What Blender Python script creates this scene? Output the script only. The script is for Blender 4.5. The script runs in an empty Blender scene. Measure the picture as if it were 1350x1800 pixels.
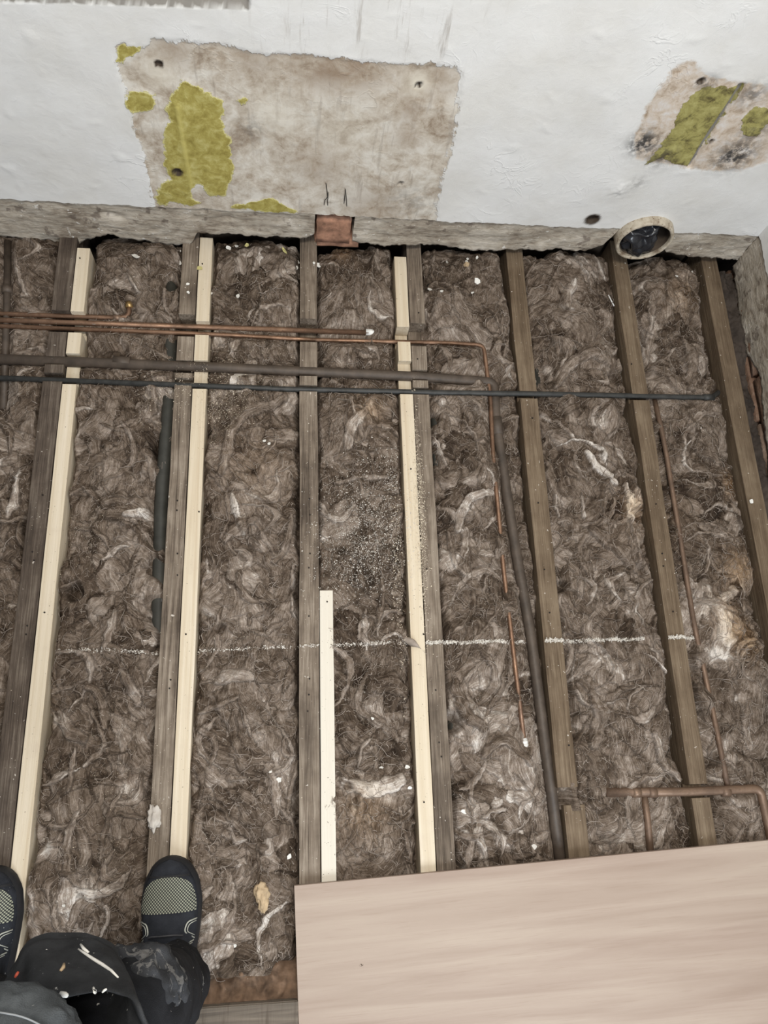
import bpy, bmesh, math, random
import numpy as np
from mathutils import Vector, Matrix, Euler, noise as mnoise

# ------------------------------------------------------------------ camera, world, lights
scene = bpy.context.scene
C = scene.collection
F_PX = 1341.3
CAM_ROT = (0.315588, -0.112238, -0.032705)
CAM_H = 1.6
cam_d = bpy.data.cameras.new('camera')
cam_d.sensor_fit = 'VERTICAL'; cam_d.sensor_height = 24.0; cam_d.sensor_width = 18.0
cam_d.lens = F_PX / 1800.0 * 24.0
cam_d.clip_start = 0.02
cam = bpy.data.objects.new('camera', cam_d); C.objects.link(cam)
cam.location = (0, 0, CAM_H); cam.rotation_euler = CAM_ROT
scene.camera = cam

world = bpy.data.worlds.new('world'); scene.world = world; world.use_nodes = True
bg = world.node_tree.nodes['Background']
bg.inputs[0].default_value = (0.86, 0.92, 1.0, 1); bg.inputs[1].default_value = 0.19

def area(name, loc, target, size, power, col):
    l = bpy.data.lights.new(name, 'AREA'); l.shape = 'RECTANGLE'; l.size, l.size_y = size
    l.energy = power; l.color = col
    o = bpy.data.objects.new(name, l); C.objects.link(o); o.location = loc
    o.rotation_euler = (Vector(target) - Vector(loc)).to_track_quat('-Z', 'Y').to_euler()
    return o
area('ceiling_lamp_light', (0.05, 0.15, 2.5), (0.05, 0.25, 0), (0.55, 0.4), 37, (1.0, 0.95, 0.87))
area('window_daylight', (0.75, -1.7, 1.7), (0.1, 0.6, 0.1), (0.9, 1.1), 43, (0.86, 0.93, 1.0))

vs = scene.view_settings
vs.view_transform = 'Standard'; vs.look = 'None'; vs.exposure = 0.07; vs.gamma = 1.0; vs.use_curve_mapping = False

# ------------------------------------------------------------------ picture point -> place on a known plane
RM = np.array(Euler(CAM_ROT, 'XYZ').to_matrix())
WALL_Y, RIGHT_X = 1.204, 1.144
def _ray(px, py): return RM @ np.array([(px-675)/F_PX, -(py-900)/F_PX, -1.0])
def G(px, py, z=0.0):
    d = _ray(px, py); t = (z-CAM_H)/d[2]; return Vector((d[0]*t, d[1]*t, z))
def W(px, py, y=WALL_Y):
    d = _ray(px, py); t = y/d[1]; return Vector((d[0]*t, y, CAM_H+d[2]*t))
def RW(px, py, x=RIGHT_X):
    d = _ray(px, py); t = x/d[0]; return Vector((x, d[1]*t, CAM_H+d[2]*t))

rng = np.random.default_rng(7); random.seed(7)

# ------------------------------------------------------------------ noise on arrays
_perm = np.random.default_rng(3).permutation(256); _perm = np.concatenate([_perm, _perm, _perm])
_ang = np.random.default_rng(4).uniform(0, 2*np.pi, 256); _gx, _gy = np.cos(_ang), np.sin(_ang)
def perlin(x, y, s=0):
    x = np.asarray(x, float)+s*17.13; y = np.asarray(y, float)+s*9.71
    xi = np.floor(x).astype(int); yi = np.floor(y).astype(int)
    xf = x-xi; yf = y-yi; xi &= 255; yi &= 255
    u = xf*xf*xf*(xf*(xf*6-15)+10); v = yf*yf*yf*(yf*(yf*6-15)+10)
    def g(a, b, fx, fy):
        h = _perm[_perm[a]+b]; return _gx[h]*fx+_gy[h]*fy
    n00 = g(xi, yi, xf, yf); n10 = g(xi+1, yi, xf-1, yf); n01 = g(xi, yi+1, xf, yf-1); n11 = g(xi+1, yi+1, xf-1, yf-1)
    a = n00+u*(n10-n00); b = n01+u*(n11-n01)
    return (a+v*(b-a))*1.41
def fbm(x, y, s=0, o=4, g=0.5):
    r = 0; a = 1.0; f = 1.0
    for i in range(o):
        r = r+a*perlin(x*f, y*f, s+i*3.1); a *= g; f *= 2.03
    return r
def n1(t, s=0): return float(perlin(np.array([t]), np.array([0.37+s]), s)[0])

# ------------------------------------------------------------------ object helpers
def tag(o, label=None, cat=None, group=None, kind=None):
    if label: o['label'] = label
    if cat: o['category'] = cat
    if group: o['group'] = group
    if kind: o['kind'] = kind
    return o
def empty(name, loc=(0, 0, 0), rz=0.0):
    o = bpy.data.objects.new(name, None); C.objects.link(o); o.location = loc; o.rotation_euler = (0, 0, rz)
    o.empty_display_size = 0.05; return o
def link(name, me, mat=None, parent=None):
    o = bpy.data.objects.new(name, me); C.objects.link(o)
    if mat and not me.materials: me.materials.append(mat)
    if parent:
        o.parent = parent
        if parent.type == 'EMPTY' or True:
            o.matrix_parent_inverse = Matrix.Identity(4)
    return o
def mesh(name, verts, faces, mat=None, parent=None, smooth=False):
    me = bpy.data.meshes.new(name); me.from_pydata([tuple(v) for v in verts], [], faces); me.update()
    if smooth: me.shade_smooth()
    return link(name, me, mat, parent)
def from_bm(name, bm, mat=None, parent=None, smooth=False):
    me = bpy.data.meshes.new(name); bm.normal_update(); bm.to_mesh(me); bm.free()
    if smooth: me.shade_smooth()
    return link(name, me, mat, parent)
def grid_mesh(name, X, Y, Z, mat=None, parent=None, attrs=None, mask=None, smooth=True):
    """X,Y,Z arrays (ny,nx). attrs: dict name -> (ny,nx) or (ny,nx,3). mask: (ny-1,nx-1) faces kept"""
    ny, nx = X.shape
    co = np.stack([X, Y, Z], -1).reshape(-1, 3).astype(np.float32)
    idx = np.arange(ny*nx).reshape(ny, nx)
    q = np.stack([idx[:-1, :-1], idx[:-1, 1:], idx[1:, 1:], idx[1:, :-1]], -1)
    q = q[mask] if mask is not None else q.reshape(-1, 4)
    me = bpy.data.meshes.new(name)
    me.vertices.add(len(co)); me.vertices.foreach_set('co', co.ravel())
    me.loops.add(q.size); me.loops.foreach_set('vertex_index', q.ravel().astype(np.int32))
    me.polygons.add(len(q)); me.polygons.foreach_set('loop_start', (np.arange(len(q))*4).astype(np.int32))
    me.polygons.foreach_set('use_smooth', np.full(len(q), smooth))
    for k, a in (attrs or {}).items():
        if a.ndim == 3:
            at = me.attributes.new(k, 'FLOAT_VECTOR', 'POINT'); at.data.foreach_set('vector', a.reshape(-1, 3).astype(np.float32).ravel())
        else:
            at = me.attributes.new(k, 'FLOAT', 'POINT'); at.data.foreach_set('value', a.astype(np.float32).ravel())
    me.update(calc_edges=True); me.validate()
    return link(name, me, mat, parent)
def tube_data(pts, rad, seg=12, cap=True, verts=None, faces=None):
    verts = [] if verts is None else verts; faces = [] if faces is None else faces
    pts = [Vector(p) for p in pts]; n = len(pts)
    rads = rad if isinstance(rad, (list, tuple)) else [rad]*n
    base = len(verts)
    t0 = (pts[1]-pts[0]).normalized()
    up = Vector((0, 0, 1)) if abs(t0.z) < 0.9 else Vector((0, 1, 0))
    nrm = (up-t0*up.dot(t0)).normalized()
    for i in range(n):
        t = (pts[min(i+1, n-1)]-pts[max(i-1, 0)]).normalized()
        nrm = (nrm-t*nrm.dot(t)).normalized(); b = t.cross(nrm)
        for k in range(seg):
            a = 2*math.pi*k/seg
            verts.append(pts[i]+(nrm*math.cos(a)+b*math.sin(a))*rads[i])
    for i in range(n-1):
        for k in range(seg):
            a = base+i*seg+k; b_ = base+i*seg+(k+1) % seg
            faces.append((a, b_, b_+seg, a+seg))
    if cap:
        faces.append(tuple(base+k for k in reversed(range(seg)))); faces.append(tuple(base+(n-1)*seg+k for k in range(seg)))
    return verts, faces
def tube(name, pts, rad, mat, parent=None, seg=12):
    v, f = tube_data(pts, rad, seg); return mesh(name, v, f, mat, parent, True)
def bend_pts(pts, r=0.02, n=6):
    """round the corners of a polyline"""
    pts = [Vector(p) for p in pts]; out = [pts[0]]
    for i in range(1, len(pts)-1):
        a, b, c = pts[i-1], pts[i], pts[i+1]
        d1 = min(r, (a-b).length*.45); d2 = min(r, (c-b).length*.45)
        p = b+(a-b).normalized()*d1; q = b+(c-b).normalized()*d2
        for k in range(n+1):
            t = k/n; out.append(p*(1-t)**2+b*2*t*(1-t)+q*t*t)
    out.append(pts[-1]); return out
def box_bm(bm, c, s, rz=0.0):
    m = Matrix.Translation(c) @ Matrix.Rotation(rz, 4, 'Z') @ Matrix.Diagonal((*s, 1))
    bmesh.ops.create_cube(bm, size=1.0, matrix=m)
def inpoly(poly, X, Y):
    r = np.zeros(X.shape, bool); n = len(poly)
    for i in range(n):
        x0, y0 = poly[i]; x1, y1 = poly[(i+1) % n]
        if y0 == y1: continue
        c = ((y0 > Y) != (y1 > Y)) & (X < (x1-x0)*(Y-y0)/(y1-y0)+x0); r ^= c
    return r
def segdist(ax, ay, bx, by, X, Y):
    dx, dy = bx-ax, by-ay; L = dx*dx+dy*dy+1e-12
    t = np.clip(((X-ax)*dx+(Y-ay)*dy)/L, 0, 1)
    return np.hypot(X-ax-t*dx, Y-ay-t*dy)
def sdf(poly, X, Y):
    d = np.full(X.shape, 9.0)
    for i in range(len(poly)):
        a = poly[i]; b = poly[(i+1) % len(poly)]; d = np.minimum(d, segdist(a[0], a[1], b[0], b[1], X, Y))
    return np.where(inpoly(poly, X, Y), -d, d)
def sstep(a, b, x):
    t = np.clip((x-a)/(b-a), 0, 1); return t*t*(3-2*t)

# ------------------------------------------------------------------ materials
class NT:
    def __init__(s, name):
        s.m = bpy.data.materials.new(name); s.m.use_nodes = True; s.t = s.m.node_tree; s.t.nodes.clear()
        s.out = s.n('ShaderNodeOutputMaterial'); s.b = s.n('ShaderNodeBsdfPrincipled')
        s.t.links.new(s.b.outputs[0], s.out.inputs[0])
    def n(s, typ, **k):
        o = s.t.nodes.new(typ)
        for a, b in k.items(): setattr(o, a, b)
        return o
    def l(s, a, b): s.t.links.new(a, b)
    def setin(s, sock, v):
        if hasattr(v, 'is_output') or isinstance(v, bpy.types.NodeSocket): s.l(v, sock)
        else: sock.default_value = v
    def coord(s, which='Object'): return s.n('ShaderNodeTexCoord').outputs[which]
    def mapping(s, v, scale=(1, 1, 1), loc=(0, 0, 0), rot=(0, 0, 0)):
        o = s.n('ShaderNodeMapping'); s.l(v, o.inputs[0]); o.inputs['Scale'].default_value = scale
        o.inputs['Location'].default_value = loc; o.inputs['Rotation'].default_value = rot; return o.outputs[0]
    def noise(s, v, scale, detail=4, rough=0.55, dist=0.0):
        o = s.n('ShaderNodeTexNoise'); s.l(v, o.inputs['Vector']); o.inputs['Scale'].default_value = scale
        o.inputs['Detail'].default_value = detail; o.inputs['Roughness'].default_value = rough; o.inputs['Distortion'].default_value = dist
        return o.outputs['Fac']
    def voro(s, v, scale, feat='F1', out='Distance'):
        o = s.n('ShaderNodeTexVoronoi', feature=feat); s.l(v, o.inputs['Vector']); o.inputs['Scale'].default_value = scale; return o.outputs[out]
    def math(s, op, a, b=0.0, c=0.0, clamp=False):
        o = s.n('ShaderNodeMath', operation=op); o.use_clamp = clamp
        s.setin(o.inputs[0], a); s.setin(o.inputs[1], b); s.setin(o.inputs[2], c); return o.outputs[0]
    def ss(s, v, a, b, t0=0.0, t1=1.0):
        o = s.n('ShaderNodeMapRange', interpolation_type='SMOOTHSTEP'); s.setin(o.inputs[0], v)
        for i, q in enumerate((a, b, t0, t1)): o.inputs[1+i].default_value = q
        return o.outputs[0]
    def mix(s, f, a, b, mode='MIX'):
        o = s.n('ShaderNodeMix', data_type='RGBA', blend_type=mode); s.setin(o.inputs[0], f)
        for i, q in ((6, a), (7, b)):
            if isinstance(q, tuple): q = (*q, 1) if len(q) == 3 else q
            s.setin(o.inputs[i], q)
        return o.outputs[2]
    def ramp(s, f, stops):
        o = s.n('ShaderNodeValToRGB'); s.setin(o.inputs[0], f); cr = o.color_ramp
        while len(cr.elements) < len(stops): cr.elements.new(0.5)
        for e, (p, c) in zip(cr.elements, stops): e.position = p; e.color = (*c, 1)
        return o.outputs[0]
    def attr(s, name, out='Fac'):
        o = s.n('ShaderNodeAttribute', attribute_name=name); return o.outputs[out]
    def bump(s, h, dist=0.001, strength=1.0, prev=None):
        o = s.n('ShaderNodeBump'); s.l(h, o.inputs['Height']); o.inputs['Distance'].default_value = dist; o.inputs['Strength'].default_value = strength
        if prev is not None: s.l(prev, o.inputs['Normal'])
        return o.outputs[0]
    def done(s, col, rough=0.8, nrm=None, metal=0.0, spec=None):
        if isinstance(col, tuple): col = (*col, 1) if len(col) == 3 else col
        s.setin(s.b.inputs['Base Color'], col); s.setin(s.b.inputs['Roughness'], rough); s.setin(s.b.inputs['Metallic'], metal)
        if spec is not None: s.b.inputs['Specular IOR Level'].default_value = spec
        if nrm is not None: s.l(nrm, s.b.inputs['Normal'])
        return s.m
def objrand(t):
    return t.n('ShaderNodeObjectInfo').outputs['Random']
def offs(t, v):
    """object-random offset so copies differ"""
    o = t.n('ShaderNodeVectorMath', operation='ADD'); t.l(v, o.inputs[0])
    m = t.math('MULTIPLY', objrand(t), 37.0); c = t.n('ShaderNodeCombineXYZ')
    for i in range(3): t.l(m, c.inputs[i])
    t.l(c.outputs[0], o.inputs[1]); return o.outputs[0]

def mat_wool():
    t = NT('mineral_wool'); fl = t.attr('flow', 'Vector'); tint = t.attr('tint'); warm = t.attr('warm'); co = t.coord()
    a = t.noise(t.mapping(fl, (12, 210, 1)), 1.0, 5, 0.65, 0.8)
    b = t.noise(t.mapping(fl, (45, 800, 1)), 1.0, 4, 0.6, 0.5)
    c = t.noise(co, 22, 7, 0.66, 0.9)
    d = t.noise(co, 260, 3, 0.65)
    f = t.math('MULTIPLY_ADD', t.math('SUBTRACT', a, 0.5), 0.85, tint)
    f = t.math('MULTIPLY_ADD', t.math('SUBTRACT', b, 0.5), 0.62, f)
    f = t.math('MULTIPLY_ADD', t.math('SUBTRACT', c, 0.5), 1.25, f)
    f = t.math('MULTIPLY_ADD', t.math('SUBTRACT', d, 0.5), 0.35, f)
    col = t.ramp(f, [(0.0, (0.030, 0.020, 0.014)), (0.28, (0.100, 0.073, 0.053)), (0.5, (0.205, 0.159, 0.124)), (0.72, (0.37, 0.308, 0.258)), (0.95, (0.70, 0.64, 0.58))])
    col = t.mix(warm, col, (1.25, 0.98, 0.62), 'MULTIPLY')
    h = t.math('ADD', t.math('MULTIPLY', a, 0.6), t.math('MULTIPLY', b, 0.55))
    h = t.math('MULTIPLY_ADD', d, 0.3, h)
    return t.done(col, 0.95, t.bump(h, 0.0042, 0.8), spec=0.12)
def mat_strand(name, ca, cb):
    t = NT(name); n = t.noise(t.coord(), 34, 4)
    return t.done(t.ramp(n, [(0.3, ca), (0.75, cb)]), 0.9, spec=0.15)
def mat_oldwood(name, dark, mid, light, wet=0.0):
    t = NT(name); co = offs(t, t.coord())
    w = t.noise(t.mapping(co, (3, 1.2, 3)), 1.5, 3, 0.6)
    gsrc = t.mapping(co, (60, 2.2, 60))
    g = t.noise(gsrc, 1.0, 6, 0.65, 1.4); g2 = t.noise(t.mapping(co, (420, 14, 420)), 1.0, 3, 0.6)
    blot = t.noise(co, 9, 5, 0.65); sp = t.noise(co, 130, 2, 0.5)
    f = t.math('ADD', t.math('MULTIPLY', g, 0.55), t.math('MULTIPLY', blot, 0.45)); f = t.math('MULTIPLY_ADD', t.math('SUBTRACT', g2, .5), 0.4, f)
    st = t.noise(t.mapping(co, (14, 4, 14)), 1.0, 4, .6); col = t.ramp(f, [(0.32, dark), (0.5, mid), (0.68, light)]); col = t.mix(t.math('MULTIPLY', t.ss(st, .52, .70), .55), col, dark)
    col = t.mix(t.ss(sp, 0.71, 0.76), col, (0.55, 0.5, 0.44))
    h = t.math('ADD', g, t.math('MULTIPLY', g2, 0.6))
    return t.done(col, 0.82, t.bump(h, 0.0022, 0.7), spec=0.25)
def mat_newwood(name='new_pine', white=0.0):
    t = NT(name); co = offs(t, t.coord())
    g = t.noise(t.mapping(co, (55, 1.3, 55)), 1.0, 4, 0.55, 1.2); f2 = t.noise(t.mapping(co, (500, 9, 500)), 1.0, 2)
    bl = t.noise(co, 14, 4); kn = t.voro(t.mapping(co, (9, 3.5, 9)), 1.0)
    col = t.ramp(g, [(0.3, (0.52, 0.405, 0.265)), (0.5, (0.62, 0.52, 0.375)), (0.72, (0.70, 0.605, 0.47))])
    col = t.mix(t.math('MULTIPLY', t.ss(f2, .55, .75), 0.25), col, (0.42, 0.30, 0.17))
    col = t.mix(t.math('MULTIPLY', t.ss(bl, .55, .7), 0.25), col, (0.48, 0.38, 0.28))
    col = t.mix(t.math('MULTIPLY', t.ss(kn, .10, .04), 0.55), col, (0.36, 0.22, 0.11))
    if white: col = t.mix(white, col, (0.70, 0.66, 0.58))
    sp = t.noise(co, 220, 2); col = t.mix(t.ss(sp, 0.70, 0.76), col, (0.10, 0.07, 0.05))
    return t.done(col, 0.65, t.bump(t.math('ADD', g, f2), 0.0006, 0.6), spec=0.3)
def mat_board():
    t = NT('plywood_face'); co = t.coord()
    g = t.noise(t.mapping(co, (1.6, 26, 8)), 1.0, 5, 0.55, 0.9); fine = t.noise(t.mapping(co, (14, 420, 40)), 1.0, 3); big = t.noise(t.mapping(co, (0.8, 5, 2)), 1.0, 2)
    col = t.ramp(g, [(0.28, (0.285, 0.205, 0.16)), (0.5, (0.36, 0.275, 0.222)), (0.72, (0.43, 0.345, 0.28))])
    col = t.mix(t.math('MULTIPLY', t.ss(big, .4, .65), 0.35), col, (0.45, 0.37, 0.30))
    col = t.mix(t.math('MULTIPLY', t.ss(fine, .55, .75), 0.25), col, (0.27, 0.19, 0.14))
    return t.done(col, 0.55, t.bump(fine, 0.0003, 0.5), spec=0.35)
def mat_copper(name, c1, c2, c3, rough, metal=0.85):
    t = NT(name); co = offs(t, t.coord()); n = t.noise(t.mapping(co, (9, 9, 40)), 1.0, 5, 0.7); s = t.noise(co, 150, 3)
    col = t.ramp(n, [(0.32, c1), (0.52, c2), (0.72, c3)]); col = t.mix(t.math('MULTIPLY', t.ss(s, .55, .7), .35), col, c1)
    return t.done(col, t.ss(n, .3, .7, rough+.2, rough-.05), t.bump(s, 0.0004, .5), metal)
def mat_plain(name, col, rough=0.7, var=0.25, scale=40, bump=0.0006, metal=0.0, spec=0.4):
    t = NT(name); co = offs(t, t.coord()); n = t.noise(co, scale, 5, 0.6)
    lo = tuple(c*(1-var) for c in col); hi = tuple(min(1, c*(1+var)) for c in col)
    return t.done(t.ramp(n, [(0.3, lo), (0.7, hi)]), rough, t.bump(n, bump, 0.6), metal, spec)

def mat_wall():
    t = NT('painted_plaster_wall'); W_ = t.coord()
    def sep(name):
        o = t.n('ShaderNodeSeparateXYZ'); t.l(t.attr(name, 'Vector'), o.inputs[0]); return o.outputs
    n55 = t.noise(W_, 55, 5, 0.65); n14 = t.noise(W_, 13, 6, 0.66, .5); n42 = t.noise(W_, 40, 5, 0.72, .4)
    def sd(v, r, m): return t.math('MULTIPLY_ADD', n14, m, t.math('MULTIPLY_ADD', n55, r, t.math('SUBTRACT', v, .5*(r+m))))
    A = sep('sda')      # patch, yellow, olive
    # white paint
    b1 = t.noise(W_, 5, 4, 0.6)
    col = t.ramp(b1, [(0.3, (0.69, 0.675, 0.64)), (0.55, (0.76, 0.755, 0.74)), (0.75, (0.80, 0.80, 0.795))])
    Bv = sep('sdb')     # small patch, slit, mold
    Cv = sep('sdc')     # stain, pale, drip
    Dv = sep('sdd')     # stripe, hole brown with painted shade round the rim, step
    streak = t.noise(t.mapping(W_, (60, 60, 6)), 1.0, 4, .65)
    col = t.mix(t.math('MULTIPLY', t.ss(streak, .54, .70), t.math('MULTIPLY', Cv[2], .55)), col, (0.34, 0.30, 0.26))
    # bare plaster
    pf = t.math('ADD', t.math('MULTIPLY', n14, .6), t.math('MULTIPLY', n42, .4))
    bare = t.ramp(pf, [(0.34, (0.24, 0.175, 0.12)), (0.42, (0.43, 0.36, 0.285)), (0.49, (0.57, 0.51, 0.43)), (0.58, (0.71, 0.67, 0.60))])
    bare = t.mix(t.math('MULTIPLY', t.ss(streak, .54, .68), .4), bare, (0.30, 0.255, 0.215))
    bare = t.mix(t.math('MULTIPLY', Cv[0], t.ss(n14, .32, .6, .1, .8)), bare, (0.25, 0.165, 0.10))
    bare = t.mix(t.math('MULTIPLY', Cv[1], .9), bare, (0.72, 0.665, 0.56))
    pat = t.math('MULTIPLY_ADD', t.math('SUBTRACT', streak, .5), .035, sd(A[0], .030, .03))
    col = t.mix(t.ss(pat, 0.0025, -0.0025), col, bare)
    pale = t.ramp(n42, [(0.3, (0.36, 0.27, 0.19)), (0.48, (0.60, 0.51, 0.42)), (0.66, (0.68, 0.645, 0.615))])
    col = t.mix(t.ss(sd(Bv[0], .03, .03), 0.005, -0.005), col, pale)
    m = t.ss(n55, 0.36, 0.58)
    col = t.mix(t.math('MULTIPLY', Bv[2], m), col, (0.06, 0.055, 0.052))
    yel = sd(A[1], .022, .045)
    yb = t.ramp(n42, [(0.32, (0.25, 0.20, 0.045)), (0.5, (0.40, 0.34, 0.095)), (0.68, (0.55, 0.50, 0.20))])
    yb = t.mix(t.ss(yel, -0.004, -0.0005, 0, .85), yb, (0.72, 0.67, 0.32)); yb = t.mix(t.math('MULTIPLY', Dv[0], .6), yb, (0.58, 0.51, 0.17))
    col = t.mix(t.ss(yel, 0.001, -0.001), col, yb)
    olv = sd(A[2], .022, .035)
    ob = t.ramp(n42, [(0.34, (0.11, 0.09, 0.035)), (0.5, (0.32, 0.29, 0.10)), (0.66, (0.43, 0.395, 0.16))])
    ob = t.mix(t.math('MULTIPLY', Bv[2], t.ss(n55, .42, .55, 0, .85)), ob, (0.07, .06, .045))
    col = t.mix(t.ss(olv, 0.001, -0.001), col, ob)
    col = t.mix(t.ss(t.math('MULTIPLY_ADD', n55, .005, Bv[1]), 0.0068, 0.005), col, (0.235, 0.22, 0.205))
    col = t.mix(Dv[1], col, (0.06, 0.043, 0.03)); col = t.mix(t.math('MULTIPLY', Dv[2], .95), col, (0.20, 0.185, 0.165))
    wr = t.math('ABSOLUTE', t.math('SUBTRACT', t.noise(W_, 16, 4, .55, .9), .5))
    layer = t.math('ADD', t.ss(pat, -0.002, 0.002), t.math('ADD', t.ss(yel, 0.001, -0.001), t.ss(olv, 0.001, -0.001)))
    h = t.math('ADD', t.math('MULTIPLY', layer, .0014), t.math('ADD', t.math('MULTIPLY', n42, .0012), t.math('ADD', t.math('MULTIPLY', b1, .004), t.math('MULTIPLY', t.math('MULTIPLY', t.ss(wr, .03, 0), t.ss(b1, .50, .66)), .0007))))
    return t.done(col, 0.72, t.bump(h, 1.0, .75), spec=0.25)
def mat_render():
    t = NT('grey_render'); co = t.coord()
    a = t.noise(co, 9, 6, .65, .5); b = t.noise(t.mapping(co, (30, 30, 90)), 1.0, 5, .65); sp = t.noise(co, 75, 3, .6); lp = t.noise(co, 26, 4, .6)
    f = t.math('ADD', t.math('MULTIPLY', a, .55), t.math('MULTIPLY', b, .45))
    col = t.ramp(f, [(0.36, (0.19, 0.15, 0.112)), (0.5, (0.40, 0.35, 0.285)), (0.64, (0.56, 0.51, 0.44))])
    col = t.mix(t.ss(sp, .66, .71), col, (0.66, 0.63, 0.58)); col = t.mix(t.math('MULTIPLY', t.ss(lp, .42, .34), .7), col, (0.13, 0.10, 0.08))
    return t.done(col, .85, t.bump(t.math('ADD', a, t.math('ADD', b, t.math('MULTIPLY', sp, .4))), .005, .8), spec=.2)
def mat_brick():
    t = NT('red_brick'); co = offs(t, t.coord()); a = t.noise(co, 35, 5, .65); b = t.noise(co, 160, 3)
    col = t.ramp(a, [(0.3, (0.13, 0.078, 0.052)), (0.5, (0.235, 0.145, 0.10)), (0.72, (0.33, 0.235, 0.175))]); col = t.mix(t.ss(objrand(t), .45, .55, 0, .75), col, (0.22, 0.19, 0.155))
    return t.done(col, .9, t.bump(t.math('ADD', a, b), .003, .8), spec=.15)
def mat_clay():
    t = NT('glazed_clay_pipe'); co = t.coord(); a = t.noise(co, 40, 5, .65); b = t.noise(co, 140, 3)
    col = t.ramp(a, [(0.34, (0.22, 0.165, 0.115)), (0.5, (0.46, 0.40, 0.31)), (0.7, (0.60, 0.545, 0.45))]); col = t.mix(t.ss(b, .6, .7), col, (0.2, .14, .09))
    return t.done(col, .6, t.bump(a, .002, .7), spec=.35)
def mat_bag():
    t = NT('black_plastic'); co = t.coord(); a = t.noise(co, 22, 3, .5, 2.0)
    return t.done((0.020, 0.021, 0.025), .26, t.bump(a, .004, .4), spec=.6)
def mat_cloth(name, col, stain=(0.62, .6, .56), amount=0.67):
    t = NT(name); co = t.coord(); w = t.noise(co, 900, 2); a = t.noise(co, 22, 5, .65); s = t.noise(t.mapping(co, (1, .6, 1)), 46, 5, .68, 1.2); d = t.noise(co, 130, 3)
    lo = tuple(c*.6 for c in col); hi = tuple(c*1.7 for c in col)
    c = t.ramp(a, [(.3, lo), (.7, hi)])
    c = t.mix(t.math('MULTIPLY', t.ss(s, amount, amount+.05), .8), c, stain); c = t.mix(t.ss(d, .72, .75), c, stain)
    return t.done(c, .9, t.bump(t.math('ADD', w, a), .002, .5), spec=.15)
def mat_toe():
    t = NT('toe_mesh'); vo = t.n('ShaderNodeTexVoronoi', feature='F1'); t.l(t.mapping(t.coord('UV'), (1, 1, 1), rot=(0, 0, math.radians(45))), vo.inputs['Vector']); vo.inputs['Scale'].default_value = 1.0; vo.inputs['Randomness'].default_value = 0.0; v = vo.outputs['Distance']
    col = t.mix(t.ss(v, .46, .28), (0.016, 0.017, 0.020), (0.34, 0.35, 0.27))
    return t.done(col, .7, t.bump(v, .001, .6), spec=.3)

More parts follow.
